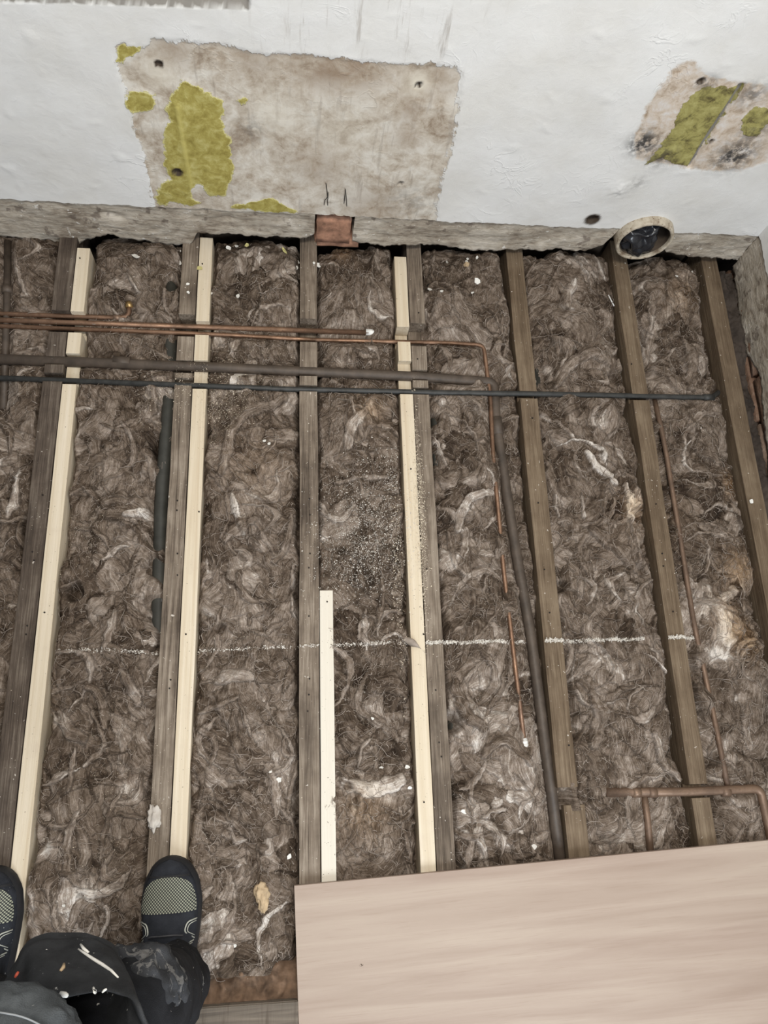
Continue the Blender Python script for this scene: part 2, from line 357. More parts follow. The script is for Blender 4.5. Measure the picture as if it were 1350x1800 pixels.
M = dict(wool=mat_wool(), strand=mat_strand('fibre_strand', (0.14, 0.105, 0.08), (0.46, 0.395, 0.34)),
    pale_tuft=mat_strand('pale_fibre', (0.42, 0.37, 0.32), (0.66, 0.62, 0.57)),
    crumb=mat_plain('sawdust_crumb', (0.62, 0.54, 0.42), .8, .3, 300), chalk=mat_plain('white_fluff', (0.66, 0.62, 0.56), .9, .25, 300),
    old=mat_oldwood('grey_old_timber', (0.058, 0.043, 0.032), (0.188, 0.148, 0.112), (0.35, 0.295, 0.235)),
    oldbrown=mat_oldwood('brown_old_timber', (0.075, 0.050, 0.030), (0.150, 0.108, 0.070), (0.235, 0.180, 0.122)),
    olddark=mat_oldwood('dark_old_timber', (0.032, 0.023, 0.018), (0.092, 0.070, 0.054), (0.20, 0.165, 0.13)),
    new=mat_newwood('new_pine', .15), newwhite=mat_newwood('clean_pine', .8), board=mat_board(),
    copper=mat_copper('copper_pipe', (0.11, 0.066, 0.042), (0.26, 0.155, 0.10), (0.44, 0.275, 0.18), .42, .7),
    dullcopper=mat_copper('tarnished_copper', (0.10, 0.065, 0.045), (0.185, 0.120, 0.082), (0.28, 0.185, 0.125), .5, .45),
    iron=mat_plain('dark_brown_pipe', (0.078, 0.059, 0.045), .55, .35, 30, .001, .1), blackpipe=mat_plain('black_pipe', (0.034, 0.034, 0.032), .5, .4, 50, .0005),
    greypipe=mat_plain('grey_green_pipe', (0.044, 0.043, 0.036), .6, .3, 25), silver=mat_plain('bright_clip', (0.7, 0.72, 0.74), .3, .1, 30, .0002, .8),
    brass=mat_plain('brass_nut', (0.42, 0.28, 0.12), .4, .3, 60, .0004, .8), whiteplastic=mat_plain('white_plastic', (0.78, 0.77, 0.74), .5, .05, 60, .0002),
    wall=mat_wall(), render=mat_render(), brick=mat_brick(), clay=mat_clay(), bag=mat_bag(),
    soil=mat_plain('dark_soil', (0.05, 0.038, 0.03), .95, .5, 20, .004), mortar=mat_plain('void_masonry', (0.10, 0.075, 0.055), .95, .5, 20, .004),
    rubble=mat_plain('brick_dust', (0.17, 0.108, 0.070), .95, .55, 30, .005), nail=mat_plain('rusty_nail', (0.02, 0.015, 0.012), .7, .3, 80, .0003, .3),
    flake=mat_plain('white_paint_flake', (0.72, 0.70, 0.65), .7, .1, 60), yflake=mat_plain('yellow_paint_flake', (0.60, 0.55, 0.24), .7, .2, 60),
    cream=mat_plain('tan_foam', (0.46, 0.34, 0.21), .9, .25, 60, .002), wire=mat_plain('thin_wire', (0.03, 0.03, 0.028), .6, .2, 60, .0001),
    trousers=mat_cloth('black_work_cloth', (0.0125, 0.0130, 0.0150), amount=.685), pocket=mat_cloth('charcoal_pocket_cloth', (0.026, 0.027, 0.029), amount=.70),
    dusty=mat_cloth('dusty_knee_cloth', (0.030, 0.031, 0.034), stain=(.15, .145, .14), amount=.53), shirt=mat_cloth('grey_cotton', (0.042, 0.046, 0.049), amount=.95), thread=mat_plain('stitch_thread', (0.22, .23, .24), .9, .1, 60),
    shoe=mat_cloth('black_suede', (0.024, 0.026, 0.032), amount=.95), sole=mat_plain('black_rubber', (0.014, 0.014, 0.016), .7, .2, 60), toe=mat_toe(), piping=mat_plain('pale_piping', (0.55, 0.56, 0.50), .6, .1, 60))

# ------------------------------------------------------------------ structure: ground under the joists, walls
def ground():
    nx, ny = 60, 60
    X, Y = np.meshgrid(np.linspace(-1.5, RIGHT_X+.2, nx), np.linspace(-1.6, 1.5, ny))
    Z = -0.30+0.02*fbm(X*5, Y*5, 2)
    o = grid_mesh('floor', X, Y, Z, M['soil']); tag(o, 'dark bare ground under the floor joists', kind='structure')
ground()

BAND_TOP = 0.127
bot_px = [(-60, 412), (0, 415), (40, 419), (90, 427), (130, 432), (145, 426), (170, 416), (190, 410), (215, 417), (250, 424), (300, 431), (335, 428), (346, 411), (420, 411),
          (470, 417), (540, 418), (554, 410), (556, 374), (616, 380), (619, 424), (680, 432), (760, 430), (800, 435), (870, 441), (960, 438), (1000, 441), (1035, 440), (1060, 430), (1085, 405), (1165, 405), (1170, 445), (1200, 449), (1240, 452), (1290, 458)]
_b = [W(*q) for q in bot_px]; BX = np.array([-1.6]+[v.x for v in _b]+[RIGHT_X+.02]); BZ = np.array([_b[0].z]+[v.z for v in _b]+[_b[-1].z])

def poly_w(pts): return [(W(*q).x, W(*q).z) for q in pts]
def back_wall():
    xs = np.arange(-1.5, RIGHT_X+0.004, 0.004)
    zs = np.concatenate([np.arange(0, 0.62, 0.004), np.linspace(0.63, 2.4, 40)])
    X, T = np.meshgrid(xs, zs)
    ragged = BAND_TOP+0.004*perlin(xs*25, xs*0, 5)+0.0025*perlin(xs*90, xs*0, 6)
    Z = ragged[None, :]+T
    Y = np.full(X.shape, WALL_Y)-0.004+0.003*fbm(X*4, Z*4, 11, 3)-0.0016*sstep(.45, .9, perlin(X*22, Z*22, 12))
    patch = sdf(poly_w([(203, 85), (215, 75), (255, 80), (270, 68), (400, 78), (450, 92), (520, 92), (600, 100), (690, 112), (800, 115), (812, 125), (808, 170), (795, 260), (775, 300), (766, 400), (277, 380), (262, 300), (240, 225), (222, 165), (203, 105)]), X, Z)
    yp = [[(225, 158), (250, 156), (272, 165), (275, 182), (262, 192), (232, 198), (222, 185)],
          [(318, 140), (330, 140), (352, 152), (380, 168), (392, 178), (390, 215), (402, 245), (398, 258), (412, 300), (402, 325), (400, 340), (370, 342), (352, 325), (340, 330), (332, 345), (350, 355), (335, 360), (300, 352), (290, 360), (275, 350), (280, 318), (300, 312), (292, 290), (292, 262), (290, 240), (287, 222), (298, 205), (292, 190), (300, 175), (308, 160)],
          [(200, 85), (215, 78), (240, 75), (258, 78), (245, 95), (220, 112), (205, 110)], [(405, 362), (440, 350), (470, 346), (500, 355), (522, 372), (460, 372)], [(413, 176), (425, 169), (434, 175), (425, 181)],
          [(573, 352), (585, 348), (592, 354), (580, 357)]]
    yellow = np.full(X.shape, 9.0)
    for p in yp: yellow = np.minimum(yellow, sdf(poly_w(p), X, Z))
    olive = np.minimum(sdf(poly_w([(1238, 150), (1285, 152), (1307, 150), (1280, 190), (1240, 250), (1210, 290), (1180, 285), (1165, 275), (1132, 288), (1150, 265), (1170, 245), (1185, 215), (1195, 195)]), X, Z),
                       sdf(poly_w([(1325, 188), (1345, 190), (1352, 200), (1350, 212), (1330, 237), (1310, 238), (1300, 225), (1303, 205)]), X, Z))
    patch2 = sdf(poly_w([(1190, 112), (1215, 108), (1245, 130), (1265, 138), (1350, 150), (1375, 200), (1350, 280), (1300, 300), (1265, 300), (1210, 293), (1180, 287), (1140, 283), (1118, 275), (1115, 240), (1128, 215), (1138, 190), (1160, 150)]), X, Z)
    a, b = W(1302, 148), W(1212, 290); slit = segdist(a.x, a.z, b.x, b.z, X, Z)
    def blob(px, py, r):
        c = W(px, py); return np.exp(-((X-c.x)**2+(Z-c.z)**2)/(r*r))
    mold = np.clip(1.3*blob(1130, 250, .03)+1.2*blob(1290, 272, .04)+.8*blob(1165, 272, .03)+.7*blob(1320, 165, .03)+.7*blob(1245, 145, .02)+.6*blob(1330, 225, .03)+.4*blob(1120, 320, .02)+.35*blob(720, 355, .05)+.4*blob(880/2, 225, .03), 0, 1)
    stain = np.clip(1.0*blob(560, 105, .06)+.9*blob(640, 112, .06)+.7*blob(440, 95, .05)+.6*blob(770, 135, .05)+.6*blob(560, 290, .06)+.7*blob(300, 85, .04)+.6*blob(660, 370, .07)+.7*blob(720, 190, .03)+.6*blob(715, 240, .03), 0, 1)
    pale = np.clip(1.1*blob(735, 145, .022)+.6*blob(280, 130, .03)+.5*blob(480, 200, .05)+.4*blob(600, 230, .06), 0, 1)
    drip = np.clip(blob(560, 60, .10)+blob(680, 80, .10)+.8*blob(760, 60, .1), 0, 1)
    ya, yb = W(312, 185), W(338, 335); ystripe = sstep(.007, .003, segdist(ya.x, ya.z, yb.x, yb.z, X, Z))
    # relief: the paint coat stands proud of the bare patch; the pipe chase is cut in
    Y = Y+0.0022*sstep(0.003, -0.003, patch+.006*perlin(X*60, Z*60, 3))+0.001*sstep(.004, -.004, patch2)
    Y = Y+0.010*sstep(.006, .003, slit)-0.0014*sstep(.002, -.002, yellow)-0.0014*sstep(.002, -.002, olive)-.0015*ystripe
    hole_dark = np.zeros(X.shape)  # brown hole interior, widened past the rim to paint in the hole's shade
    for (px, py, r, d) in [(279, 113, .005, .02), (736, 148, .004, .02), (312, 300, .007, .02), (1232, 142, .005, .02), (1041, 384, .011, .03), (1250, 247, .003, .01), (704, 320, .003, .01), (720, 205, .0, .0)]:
        if r > 0: c = W(px, py); hk = sstep(r*1.25, r*.6, np.hypot(X-c.x, (Z-c.z))+.0015*perlin(X*200, Z*200, 2)); Y = Y+d*hk; hole_dark = np.maximum(hole_dark, sstep(r*2.1, r*1.35, np.hypot(X-c.x, (Z-c.z))+.0015*perlin(X*200, Z*200, 2)))
    Y = Y-0.004*blob(1090, 330, .025)*(1+perlin(X*120, Z*120, 8))
    la, lb = W(85, 0), W(437, 12); zl = la.z+(lb.z-la.z)*(X-la.x)/(lb.x-la.x)+.001*perlin(X*40, X*0, 4); rec = sstep(0, .004, Z-zl)*sstep(lb.x+.002, lb.x-.002, X)*sstep(.25, .24, Z-zl); Y = Y+.016*rec; step_ = sstep(-.003, 0, Z-zl)*sstep(.016, .010, Z-zl)*sstep(lb.x+.004, lb.x, X)
    pc = W(1131, 412); hole = np.hypot(X-pc.x, Z-pc.z); 
    keep = (hole[:-1, :-1] > 0.064)
    o = grid_mesh('wall_back', X, Y, Z, M['wall'], None, dict(sda=np.stack([patch, yellow, olive], -1), sdb=np.stack([patch2, slit, mold], -1), sdc=np.stack([stain, pale, drip], -1), sdd=np.stack([ystripe, hole_dark, step_], -1)), mask=keep)
    tag(o, 'white painted plaster wall with a stripped patch and yellow paint remains', kind='structure')
    # ragged bare render strip where the skirting was
    nz = 26
    xs = np.arange(-1.5, RIGHT_X+0.003, 0.003); zb = np.interp(xs, BX, BZ)+0.005*perlin(xs*45, xs*0, 21)+0.0035*perlin(xs*130, xs*0, 22)
    t = np.linspace(0, 1, nz)[:, None]
    Xs = np.repeat(xs[None], nz+2, 0); Zt = zb[None]+(BAND_TOP+.012-zb[None])*t
    Yt = np.full(Zt.shape, WALL_Y)+0.002+0.0035*fbm(Xs[:nz]*14, Zt*26, 31, 4)-0.004*sstep(0.35, 0.0, t)*(.5+perlin(Xs[:nz]*20, Zt*20, 33))
    for (px, py, r) in [(190, 378, .02), (400, 385, .02), (210, 385, .015)]:
        c = W(px, py); Yt += .006*np.exp(-(((Xs[:nz]-c.x)/r)**2+((Zt-c.z)/(r*.5))**2))
    Z2 = np.concatenate([(zb+0.018)[None], (zb+0.001)[None], Zt]); Y2 = np.concatenate([np.full((1, len(xs)), WALL_Y+.05), (Yt[:1]+.012+.006*perlin(xs*60, xs*0, 9)[None]), Yt])
    pcx = W(1131, 412); 
    Xf = np.repeat(xs[None], nz+2, 0); keep = (np.hypot(Xf-pcx.x, Z2-pcx.z) > 0.063)[:-1, :-1] & (np.abs(np.diff(zb))[None].repeat(nz+1, 0) < 0.02)
    b = grid_mesh('plaster_band', Xf, Y2, Z2, M['render'], o, mask=keep); b['label'] = 'bare grey render strip with ragged lower edge'
    # masonry behind the strip
    bm = bmesh.new(); box_bm(bm, (-.1, WALL_Y+.12, -.1), (2.9, .08, .52)); from_bm('footing', bm, M['mortar'], o)
    # brick in the gap of the strip
    p0, p1 = W(556, 374), W(617, 421)
    def brick(c, s, nm='brick', par=o, seed=0):
        bm = bmesh.new(); bmesh.ops.create_cube(bm, size=1); bmesh.ops.subdivide_edges(bm, edges=bm.edges[:], cuts=5, use_grid_fill=True)
        for v in bm.verts:
            v.co = Vector((v.co.x*s[0], v.co.y*s[1], v.co.z*s[2])); q = mnoise.noise_vector(v.co*60+Vector((seed, 0, 0))); v.co += q*.0028
        b_ = from_bm(nm, bm, M['brick'], par, True); b_.location = c; return b_
    brick(((p0.x+p1.x)/2, WALL_Y+.038, .052), (.062+.02, .05, .088), seed=1).data.materials[0] = M['redbrick']
    brick(((p0.x+p1.x)/2+.01, WALL_Y+.045, -.002), (.11, .05, .028), seed=2).data.materials[0] = M['redbrick']
    # chipped edge lips of the brick opening
    return o, brick
M['thread2'] = mat_plain('dark_lace', (.05, .05, .055), .6, .2, 60)
M['redpaint'] = mat_plain('red_paint', (.5, .09, .05), .6, .1, 60)
M['redbrick'] = mat_plain('orange_brick', (0.40, 0.215, 0.14), .9, .45, 45, .003)
wall_back, make_brick = back_wall()

def right_wall():
    ys = np.arange(-1.6, WALL_Y+.005, .006); zs = np.concatenate([np.arange(0, .3, .006), np.linspace(.31, 2.27, 30)])
    Y, T = np.meshgrid(ys, zs); rg = BAND_TOP+.002+.006*perlin(ys*18, ys*0, 41)+.003*perlin(ys*70, ys*0, 42)
    Z = rg[None]+T; X = np.full(Y.shape, RIGHT_X)-.004-0.002*fbm(Y*5, Z*5, 43, 3)
    far = np.full(X.shape, 9.0); z0 = np.zeros(X.shape)
    o = grid_mesh('wall_right', X[:, ::-1], Y[:, ::-1], Z[:, ::-1], M['wall'], None, dict(sda=np.stack([far, far, far], -1), sdb=np.stack([far, far, z0], -1), sdc=np.stack([z0, z0, z0], -1), sdd=np.stack([z0, z0, z0], -1)))
    tag(o, 'white painted plaster wall on the right side', kind='structure')
    pts = [RW(1287, 470), RW(1297, 560), RW(1308, 620), RW(1332, 655), RW(1338, 700), RW(1345, 780), RW(1350, 850)]
    yb = [p.y for p in pts][::-1]; zb_ = [p.z for p in pts][::-1]
    ys = np.arange(-.9, WALL_Y+.003, .004); zb = np.interp(ys, [-1]+yb+[1.3], [.03]+[max(-.03, min(.09, z)) for z in zb_]+[zb_[-1]])+.003*perlin(ys*60, ys*0, 44)+.002*perlin(ys*200, ys*0, 45)
    nz = 24; t = np.linspace(0, 1, nz)[:, None]; Zt = zb[None]+(BAND_TOP+.02-zb[None])*t; Yf = np.repeat(ys[None], nz+1, 0)
    ang = (Yf[:nz]*.8+Zt)*1.0
    Xt = RIGHT_X+.003-.003*fbm(Yf[:nz]*12, Zt*12, 46, 4)-.003*np.abs(perlin(ang*110, Zt*8, 47))
    Z2 = np.concatenate([(zb+.01)[None], Zt]); X2 = np.concatenate([np.full((1, len(ys)), RIGHT_X+.06), Xt])
    b = grid_mesh('plaster_band', X2[:, ::-1], Yf[:, ::-1], Z2[:, ::-1], M['render'], o); b['label'] = 'bare render strip with diagonal tool marks'
    bm = bmesh.new(); box_bm(bm, (RIGHT_X+.1, -.1, -.1), (.08, 2.7, .5)); from_bm('footing', bm, M['mortar'], o)
    for k in range(9):
        for r in range(3):
            y = WALL_Y-.10-k*.225-(.11 if r % 2 else 0); z = -.055+r*.073
            b_ = make_brick((RIGHT_X+.035, y, z), (.06, .213, .064), par=o, seed=k+r*20)
right_wall()
def slot_dirt():
    xs = np.linspace(1.107, 1.152, 16); ys = np.arange(-.4, 1.2, .004); X, Y = np.meshgrid(xs, ys)
    Z = -.034+.012*fbm(X*30, Y*14, 71, 3)+.005*perlin(X*140, Y*140, 72)-.012*sstep(.012, 0, X-1.107)+.022*sstep(.90, .98, Y)
    o = grid_mesh('dirt', X, Y, Z, M['soil']); tag(o, 'black dirt filling the slot between last joist and right wall', 'dirt', kind='stuff')
slot_dirt()

# ------------------------------------------------------------------ timbers
def beam(name, x0, x1, y0, y1, notches, mat, depth=.16, zt=0.0, seed=0, skew=0.0, wob=.0012, bevel=.0012, parent=None):
    """long timber along Y with notches (ya, yb, depth) cut in its top"""
    st = []
    ys = list(np.linspace(y0, y1, max(2, int((y1-y0)/.04))))
    def inside(y): 
        for a, b, d in notches:
            if a < y < b: return d
        return 0
    for y in ys: st.append((y, -inside(y)))
    for a, b, d in notches:
        st += [(a, 0.0), (a+1e-5, -d), (b-1e-5, -d), (b, 0.0)]
    st.sort()
    V, Fc = [], []
    for (y, z) in st:
        wz = wob*n1(y*7, seed)+zt; w0 = wob*n1(y*6, seed+11); w1 = wob*n1(y*6, seed+23); sx = skew*(y-y0)
        V += [(x0+w0+sx, y, z+wz), (x1+w1+sx, y, z+wz), (x1+w1+sx, y, -depth), (x0+w0+sx, y, -depth)]
    for i in range(len(st)-1):
        a = i*4; b = a+4; step = st[i+1][0]-st[i][0] < 2e-5
        Fc.append((a, a+1, b+1, b))
        if not step: Fc += [(a+1, a+2, b+2, b+1), (a+2, a+3, b+3, b+2), (a+3, a, b, b+3)]
    Fc.append((3, 2, 1, 0)); e = (len(st)-1)*4; Fc.append((e, e+1, e+2, e+3))
    cx, cy = (x0+x1)/2, y0
    V = [(v[0]-cx, v[1]-cy, v[2]) for v in V]
    me = bpy.data.meshes.new(name); me.from_pydata(V, [], Fc)
    bm = bmesh.new(); bm.from_mesh(me); bmesh.ops.remove_doubles(bm, verts=bm.verts[:], dist=4e-6); bmesh.ops.recalc_face_normals(bm, faces=bm.faces[:]); bm.to_mesh(me); bm.free()
    o = link(name, me, mat, parent); o.location = (cx, cy, 0)
    m = o.modifiers.new('edges', 'BEVEL'); m.width = bevel; m.segments = 2; m.limit_method = 'ANGLE'; m.angle_limit = math.radians(50)
    return o
def yp(px, py): return G(px, py).y
ND = .042
def nt(px, *pairs): return [(yp(px, b), yp(px, a), d) for a, b, d in pairs]
nail_me = bpy.data.meshes.new('nail')
_bm = bmesh.new(); bmesh.ops.create_cone(_bm, cap_ends=True, segments=8, radius1=.0019, radius2=.0017, depth=.002); _bm.to_mesh(nail_me); _bm.free(); nail_me.materials.append(M['nail'])
def nails(par, pts):
    for (px, py) in pts:
        p = G(px, py, .0); o = link('nail', nail_me, None, par); o.location = (p.x-par.location.x, p.y-par.location.y, .0006+par.get('zt', 0))
YF, YB = -.62, 1.27
J = {}
def joist(key, x0, x1, y0, y1, notches, mat, label, nl=(), **k):
    o = beam('floor_joist', x0, x1, y0, y1, notches, M[mat], seed=len(J)*3, **k); tag(o, label, 'joist', 'old floor joists'); J[key] = o; nails(o, nl); return o
joist('J0', -.845, -.80, YF, YB, [], 'oldbrown', 'brown old floor joist at the far left edge beyond the first bay')
joist('J00', -1.105, -1.06, YF, YB, [], 'oldbrown', 'brown old floor joist outside the left bay')
joist('J1', -.558, -.517, YF, YB, nt(100, (545, 583, ND), (626, 640, .03), (655, 670, .025)), 'olddark', 'dark weathered old floor joist beside the leftmost new timber', [(57, 970), (60, 985), (48, 1100), (46, 1115), (75, 870)])
joist('J2', -.271, -.233, YF, YB, nt(325, (552, 591, ND), (633, 655, .03), (664, 677, .022)), 'old', 'grey old floor joist against the second new timber, under the right shoe', [(312, 880), (311, 897), (312, 973), (312, 1011), (300, 1195), (298, 1210)])
joist('J3', .011, .052, YF, YB, nt(541, (560, 601, ND), (645, 661, .03), (677, 688, .022)), 'old', 'grey old floor joist left of the short new timber, running under the board', [(544, 877), (545, 905), (545, 973), (543, 998), (543, 1083), (544, 1193), (543, 1221), (541, 1250)])
joist('J4', .277, .314, YF, YB, nt(735, (568, 608, ND), (650, 668, .03), (681, 693, .022)), 'old', 'grey old floor joist pressed to the right of the long new timber', [(736, 550), (734, 631), (766, 1213), (772, 1305), (776, 1330), (750, 1000)])
joist('J5', .534, .577, yp(1000, 1384), YB, nt(925, (687, 700, .024)), 'oldbrown', 'brown old floor joist with a broken near end by the brown pipe', [(946, 884), (957, 1001), (966, 1077), (936, 735), (1000, 1310)])
joist('J6', .817, .857, YF, YB, nt(1125, (692, 703, .024)) + nt(1235, (1378, 1402, .03)), 'oldbrown', 'brown old floor joist second from the right wall', [(1153, 886), (1164, 973), (1166, 995), (1183, 1075), (1110, 640)])
joist('J7', 1.062, 1.106, YF, YB, [], 'oldbrown', 'brown old floor joist hard against the right wall', [])
jb = beam('joist_offcut', .545, .588, YF, yp(1010, 1415), [], M['oldbrown'], zt=-.004, seed=60); tag(jb, 'short pinkish joist end between broken joist and plywood board', 'joist')
N = {}
def timber(key, x0, x1, y0, y1, notches, label, nl=(), **k):
    o = beam('new_timber', x0, x1, y0, y1, notches, M['new'], seed=40+len(N)*3, wob=.0006, zt=.002, **k); tag(o, label, 'timber', 'new sawn timbers'); o['zt'] = .002; N[key] = o; nails(o, nl); return o
timber('N1', -.5145, -.4845, yp(34, 1560)-.3, yp(150, 437), nt(137, (548, 585, ND), (622, 676, .018)), 'long pale new timber furthest left, ending under the left shoe', [(141, 455), (79, 1077)])
timber('N2', -.231, -.2, yp(310, 1506)-.12, yp(360, 418), nt(355, (565, 589, ND), (634, 684, .018)), 'long pale new timber with its near end under the right shoe', [(356, 465), (327, 1115), (350, 900)])
timber('N3', .0535, .082, -.75, yp(573, 1038), [], 'short clean white timber starting midway, running under the board', [(575, 1058)]); N['N3'].data.materials[0] = M['newwhite']
timber('N4', .2445, .275, -.7, yp(706, 452), nt(708, (575, 601, ND), (635, 693, .018)), 'long pale new timber right of centre with sawdust along its edge', [(722, 825), (745, 1410), (744, 1115)])
# floorboard left in place in front, and rubble beside it
p0 = G(300, 1772, .012)
fb = empty('floorboard', (-.25, p0.y-.075, 0))
bm = bmesh.new(); box_bm(bm, (0, 0, .011), (.52, .15, .02)); bmesh.ops.bevel(bm, geom=bm.edges[:], offset=.002, segments=2, affect='EDGES')
t_ = NT('grey_floorboard'); co = t_.coord(); g = t_.noise(t_.mapping(co, (3, 60, 30)), 1, 5, .6, 1.0); sc = t_.noise(t_.mapping(co, (90, 8, 10)), 1, 4, .6)
M['fboard'] = t_.done(t_.mix(t_.math('MULTIPLY', t_.ss(sc, .5, .7), .6), t_.ramp(g, [(.3, (.07, .055, .042)), (.55, (.16, .13, .10)), (.75, (.26, .22, .17))]), (.07, .05, .035)), .8, t_.bump(sc, .002, .6))
from_bm('plank', bm, M['fboard'], fb); tag(fb, 'worn grey old floorboard across the joists at the bottom edge', 'floorboard')

# ------------------------------------------------------------------ plywood sheet
c0 = G(517, 1557, .018); th = math.atan2(.038, .966)
pb = empty('plywood_board', (c0.x, c0.y, 0.004), th)
bm = bmesh.new(); box_bm(bm, (.56, -.305, .0075), (1.12, .61, .013)); bmesh.ops.bevel(bm, geom=[e for e in bm.edges], offset=.0006, segments=1, affect='EDGES')
from_bm('face_sheet', bm, M['board'], pb); tag(pb, 'smooth pinkish plywood sheet laid over the joists in the corner', 'board')

# ------------------------------------------------------------------ pipes (paths first: the wool is pressed down under them)
PIPES = []   # (pts, radius) that stay in sight
def pipe_thing(name, label, cat, pts, r, mat, carve=True, seg=14, bend=.018, cov=1.0):
    e = empty(name, pts[0]); P = [Vector(p)-Vector(pts[0]) for p in bend_pts(pts, bend)]
    tube('pipe', P, r, mat, e, seg); tag(e, label, cat, 'pipes in the floor')
    if carve: PIPES.append(([Vector(p) for p in pts], r, cov))
    return e
def sleeve(name, par, a, b, r, mat, label=None):
    o = tube(name, [Vector(a)-par.location, Vector(b)-par.location], r, mat, par, 16)
    if label: o['label'] = label
    return o
zc = -.019
a0, a1 = G(-350, 540, zc), G(208, 559, zc)
up = G(222, 545, zc); cu1 = pipe_thing('copper_pipe', 'short bright copper pipe at left bending to a brass nut', 'pipe', [a0, a1, G(226, 556, zc), G(227, 540, zc+.004)], .0058, M['copper'], bend=.012)
sleeve('compression_nut', cu1, G(227, 541, zc+.004), G(227, 532, zc+.006), .0085, M['brass'], 'brass nut'); sleeve('collar', cu1, G(200, 558.5, zc), G(212, 559, zc), .0072, M['dullcopper'])
cu2 = pipe_thing('copper_pipe', 'copper pipe ending in a white cap in the middle of the floor', 'pipe', [G(-350, 551, zc+.003), G(648, 585, zc+.002)], .0062, M['copper'], cov=0.0)
cap_ = sleeve('end_cap', cu2, G(643, 584.5, zc), G(661, 585.3, zc), .0088, M['whiteplastic'], 'white push-fit end cap')
cu3 = pipe_thing('copper_pipe', 'longest copper pipe, crossing below the capped one and turning down the bay', 'pipe', [G(-350, 560, zc+.002), G(380, 588, zc+.002), G(560, 598, zc), G(790, 603, zc), G(850, 607, zc), G(862, 700, zc), G(866, 790, zc), G(885, 1000, zc-.01), G(903, 1150, zc-.004), G(921, 1302, zc)], .0052, M['copper'])
c3 = sleeve('end_cap', cu3, G(919, 1298, zc), G(925, 1322, zc), .0085, M['whiteplastic'], 'white ribbed end cap')
for k in range(3):
    q0 = G(919.5+1.7*k, 1303+6*k, zc); q1 = G(920.2+1.7*k, 1306+6*k, zc); sleeve('rib', cu3, q0, q1, .0096, M['whiteplastic'])
zi = -.011
pi1 = pipe_thing('waste_pipe', 'thick dark brown pipe crossing the notched joists from the left', 'pipe', [G(-350, 618, zi), G(400, 647, zi), G(730, 662, zi), G(868, 672, zi-.012), G(872, 745, zi-.016), G(905, 960, zi-.016), G(932, 1110, zi-.014), G(957, 1300, zi-.013), G(992, 1570, zi-.012)], .0118, M['iron'], seg=18, bend=.02)
sleeve('coupling', pi1, G(200, 636, zi), G(229, 638, zi), .0136, M['iron'], 'pipe coupling')
sleeve('coupling', pi1, G(872, 735, zi-.016), G(875, 765, zi-.016), .0135, M['iron'])
zb_ = -.006
pb1 = pipe_thing('black_pipe', 'thin black pipe running nearly the full width of the floor', 'pipe', [G(-350, 651, zb_), G(500, 684, zb_), G(760, 690, zb_), G(975, 693, zb_), G(1250, 699, zb_), G(1263, 690, -.03), G(1266, 680, -.08)], .0064, M['blackpipe'], seg=14, bend=.012)
sleeve('elbow', pb1, G(1236, 699, zb_), G(1254, 698.5, zb_), .0085, M['blackpipe'])
zr = -.004
pr = pipe_thing('brown_pipe', 'tarnished copper pipe by the plywood with an elbow at the right edge', 'pipe', [G(1066, 1393, zr), G(1200, 1392, zr), G(1336, 1386, zr), G(1356, 1480, zr-.01), G(1366, 1560, zr-.01)], .0090, M['dullcopper'], seg=16, bend=.016)
for x in (1118, 1146, 1275): sleeve('coupling', pr, G(x-7, 1393-(.02*max(0, x-1200)), zr), G(x+7, 1393-(.02*max(0, x-1200)), zr), .0102, M['dullcopper'])
b_ = [G(1132, 1398, zr-.004), G(1138, 1440, zr-.008), G(1146, 1530, zr-.012)]; tube('branch_pipe', [q-pr.location for q in b_], .0072, M['dullcopper'], pr, 12); PIPES.append((b_, .0072))
pu = pipe_thing('thin_brown_pipe', 'thin tarnished pipe along the right bay dipping under the wool', 'pipe', [G(1150, 700, -.02), G(1168, 780, -.016), G(1192, 925, -.014), G(1221, 1105, -.016), G(1240, 1190, -.03), G(1258, 1275, -.016), G(1279, 1384, -.008)], .0060, M['dullcopper'], bend=.05)
pg = pipe_thing('soil_pipe', 'grey green pipe beside the joist that leads to the right shoe', 'pipe', [G(302, 430, -.036), G(298, 700, -.038), G(284, 880, -.038), G(278, 1120, -.042), G(272, 1200, -.08)], .0155, M['greypipe'], carve=False, seg=18)
PIPES.append(([G(298, 715, -.038), G(289, 800, -.038), G(283, 950, -.038)], .014, 2.0)); PIPES.append(([G(280, 1000, -.038), G(279, 1085, -.040)], .013, 2.0))
sleeve('pipe_clip', pg, G(280.5, 1046, -.0425), G(280.2, 1060, -.0425), .0165, M['silver'], 'bright metal clip')
pl = pipe_thing('upright_pipe', 'dark pipe running away under the copper pipes at the left edge', 'pipe', [G(14, 425, -.02), G(12, 560, -.024), G(6, 720, -.03)], .0085, M['iron'])
sleeve('coupling', pl, G(13, 505, -.022), G(13, 516, -.022), .0125, M['iron'])
pipe_thing('grey_conduit', 'grey conduit glimpsed along the joist right of the long timber', 'pipe', [G(757, 470, -.04), G(766, 760, -.045), G(797, 1290, -.05), G(815, 1500, -.06)], .0115, M['greypipe'], carve=False)
pipe_thing('grey_conduit', 'grey conduit glimpsed beside the broken-ended joist', 'pipe', [G(935, 600, -.05), G(985, 1000, -.05), G(1000, 1120, -.055)], .0115, M['greypipe'], carve=False)

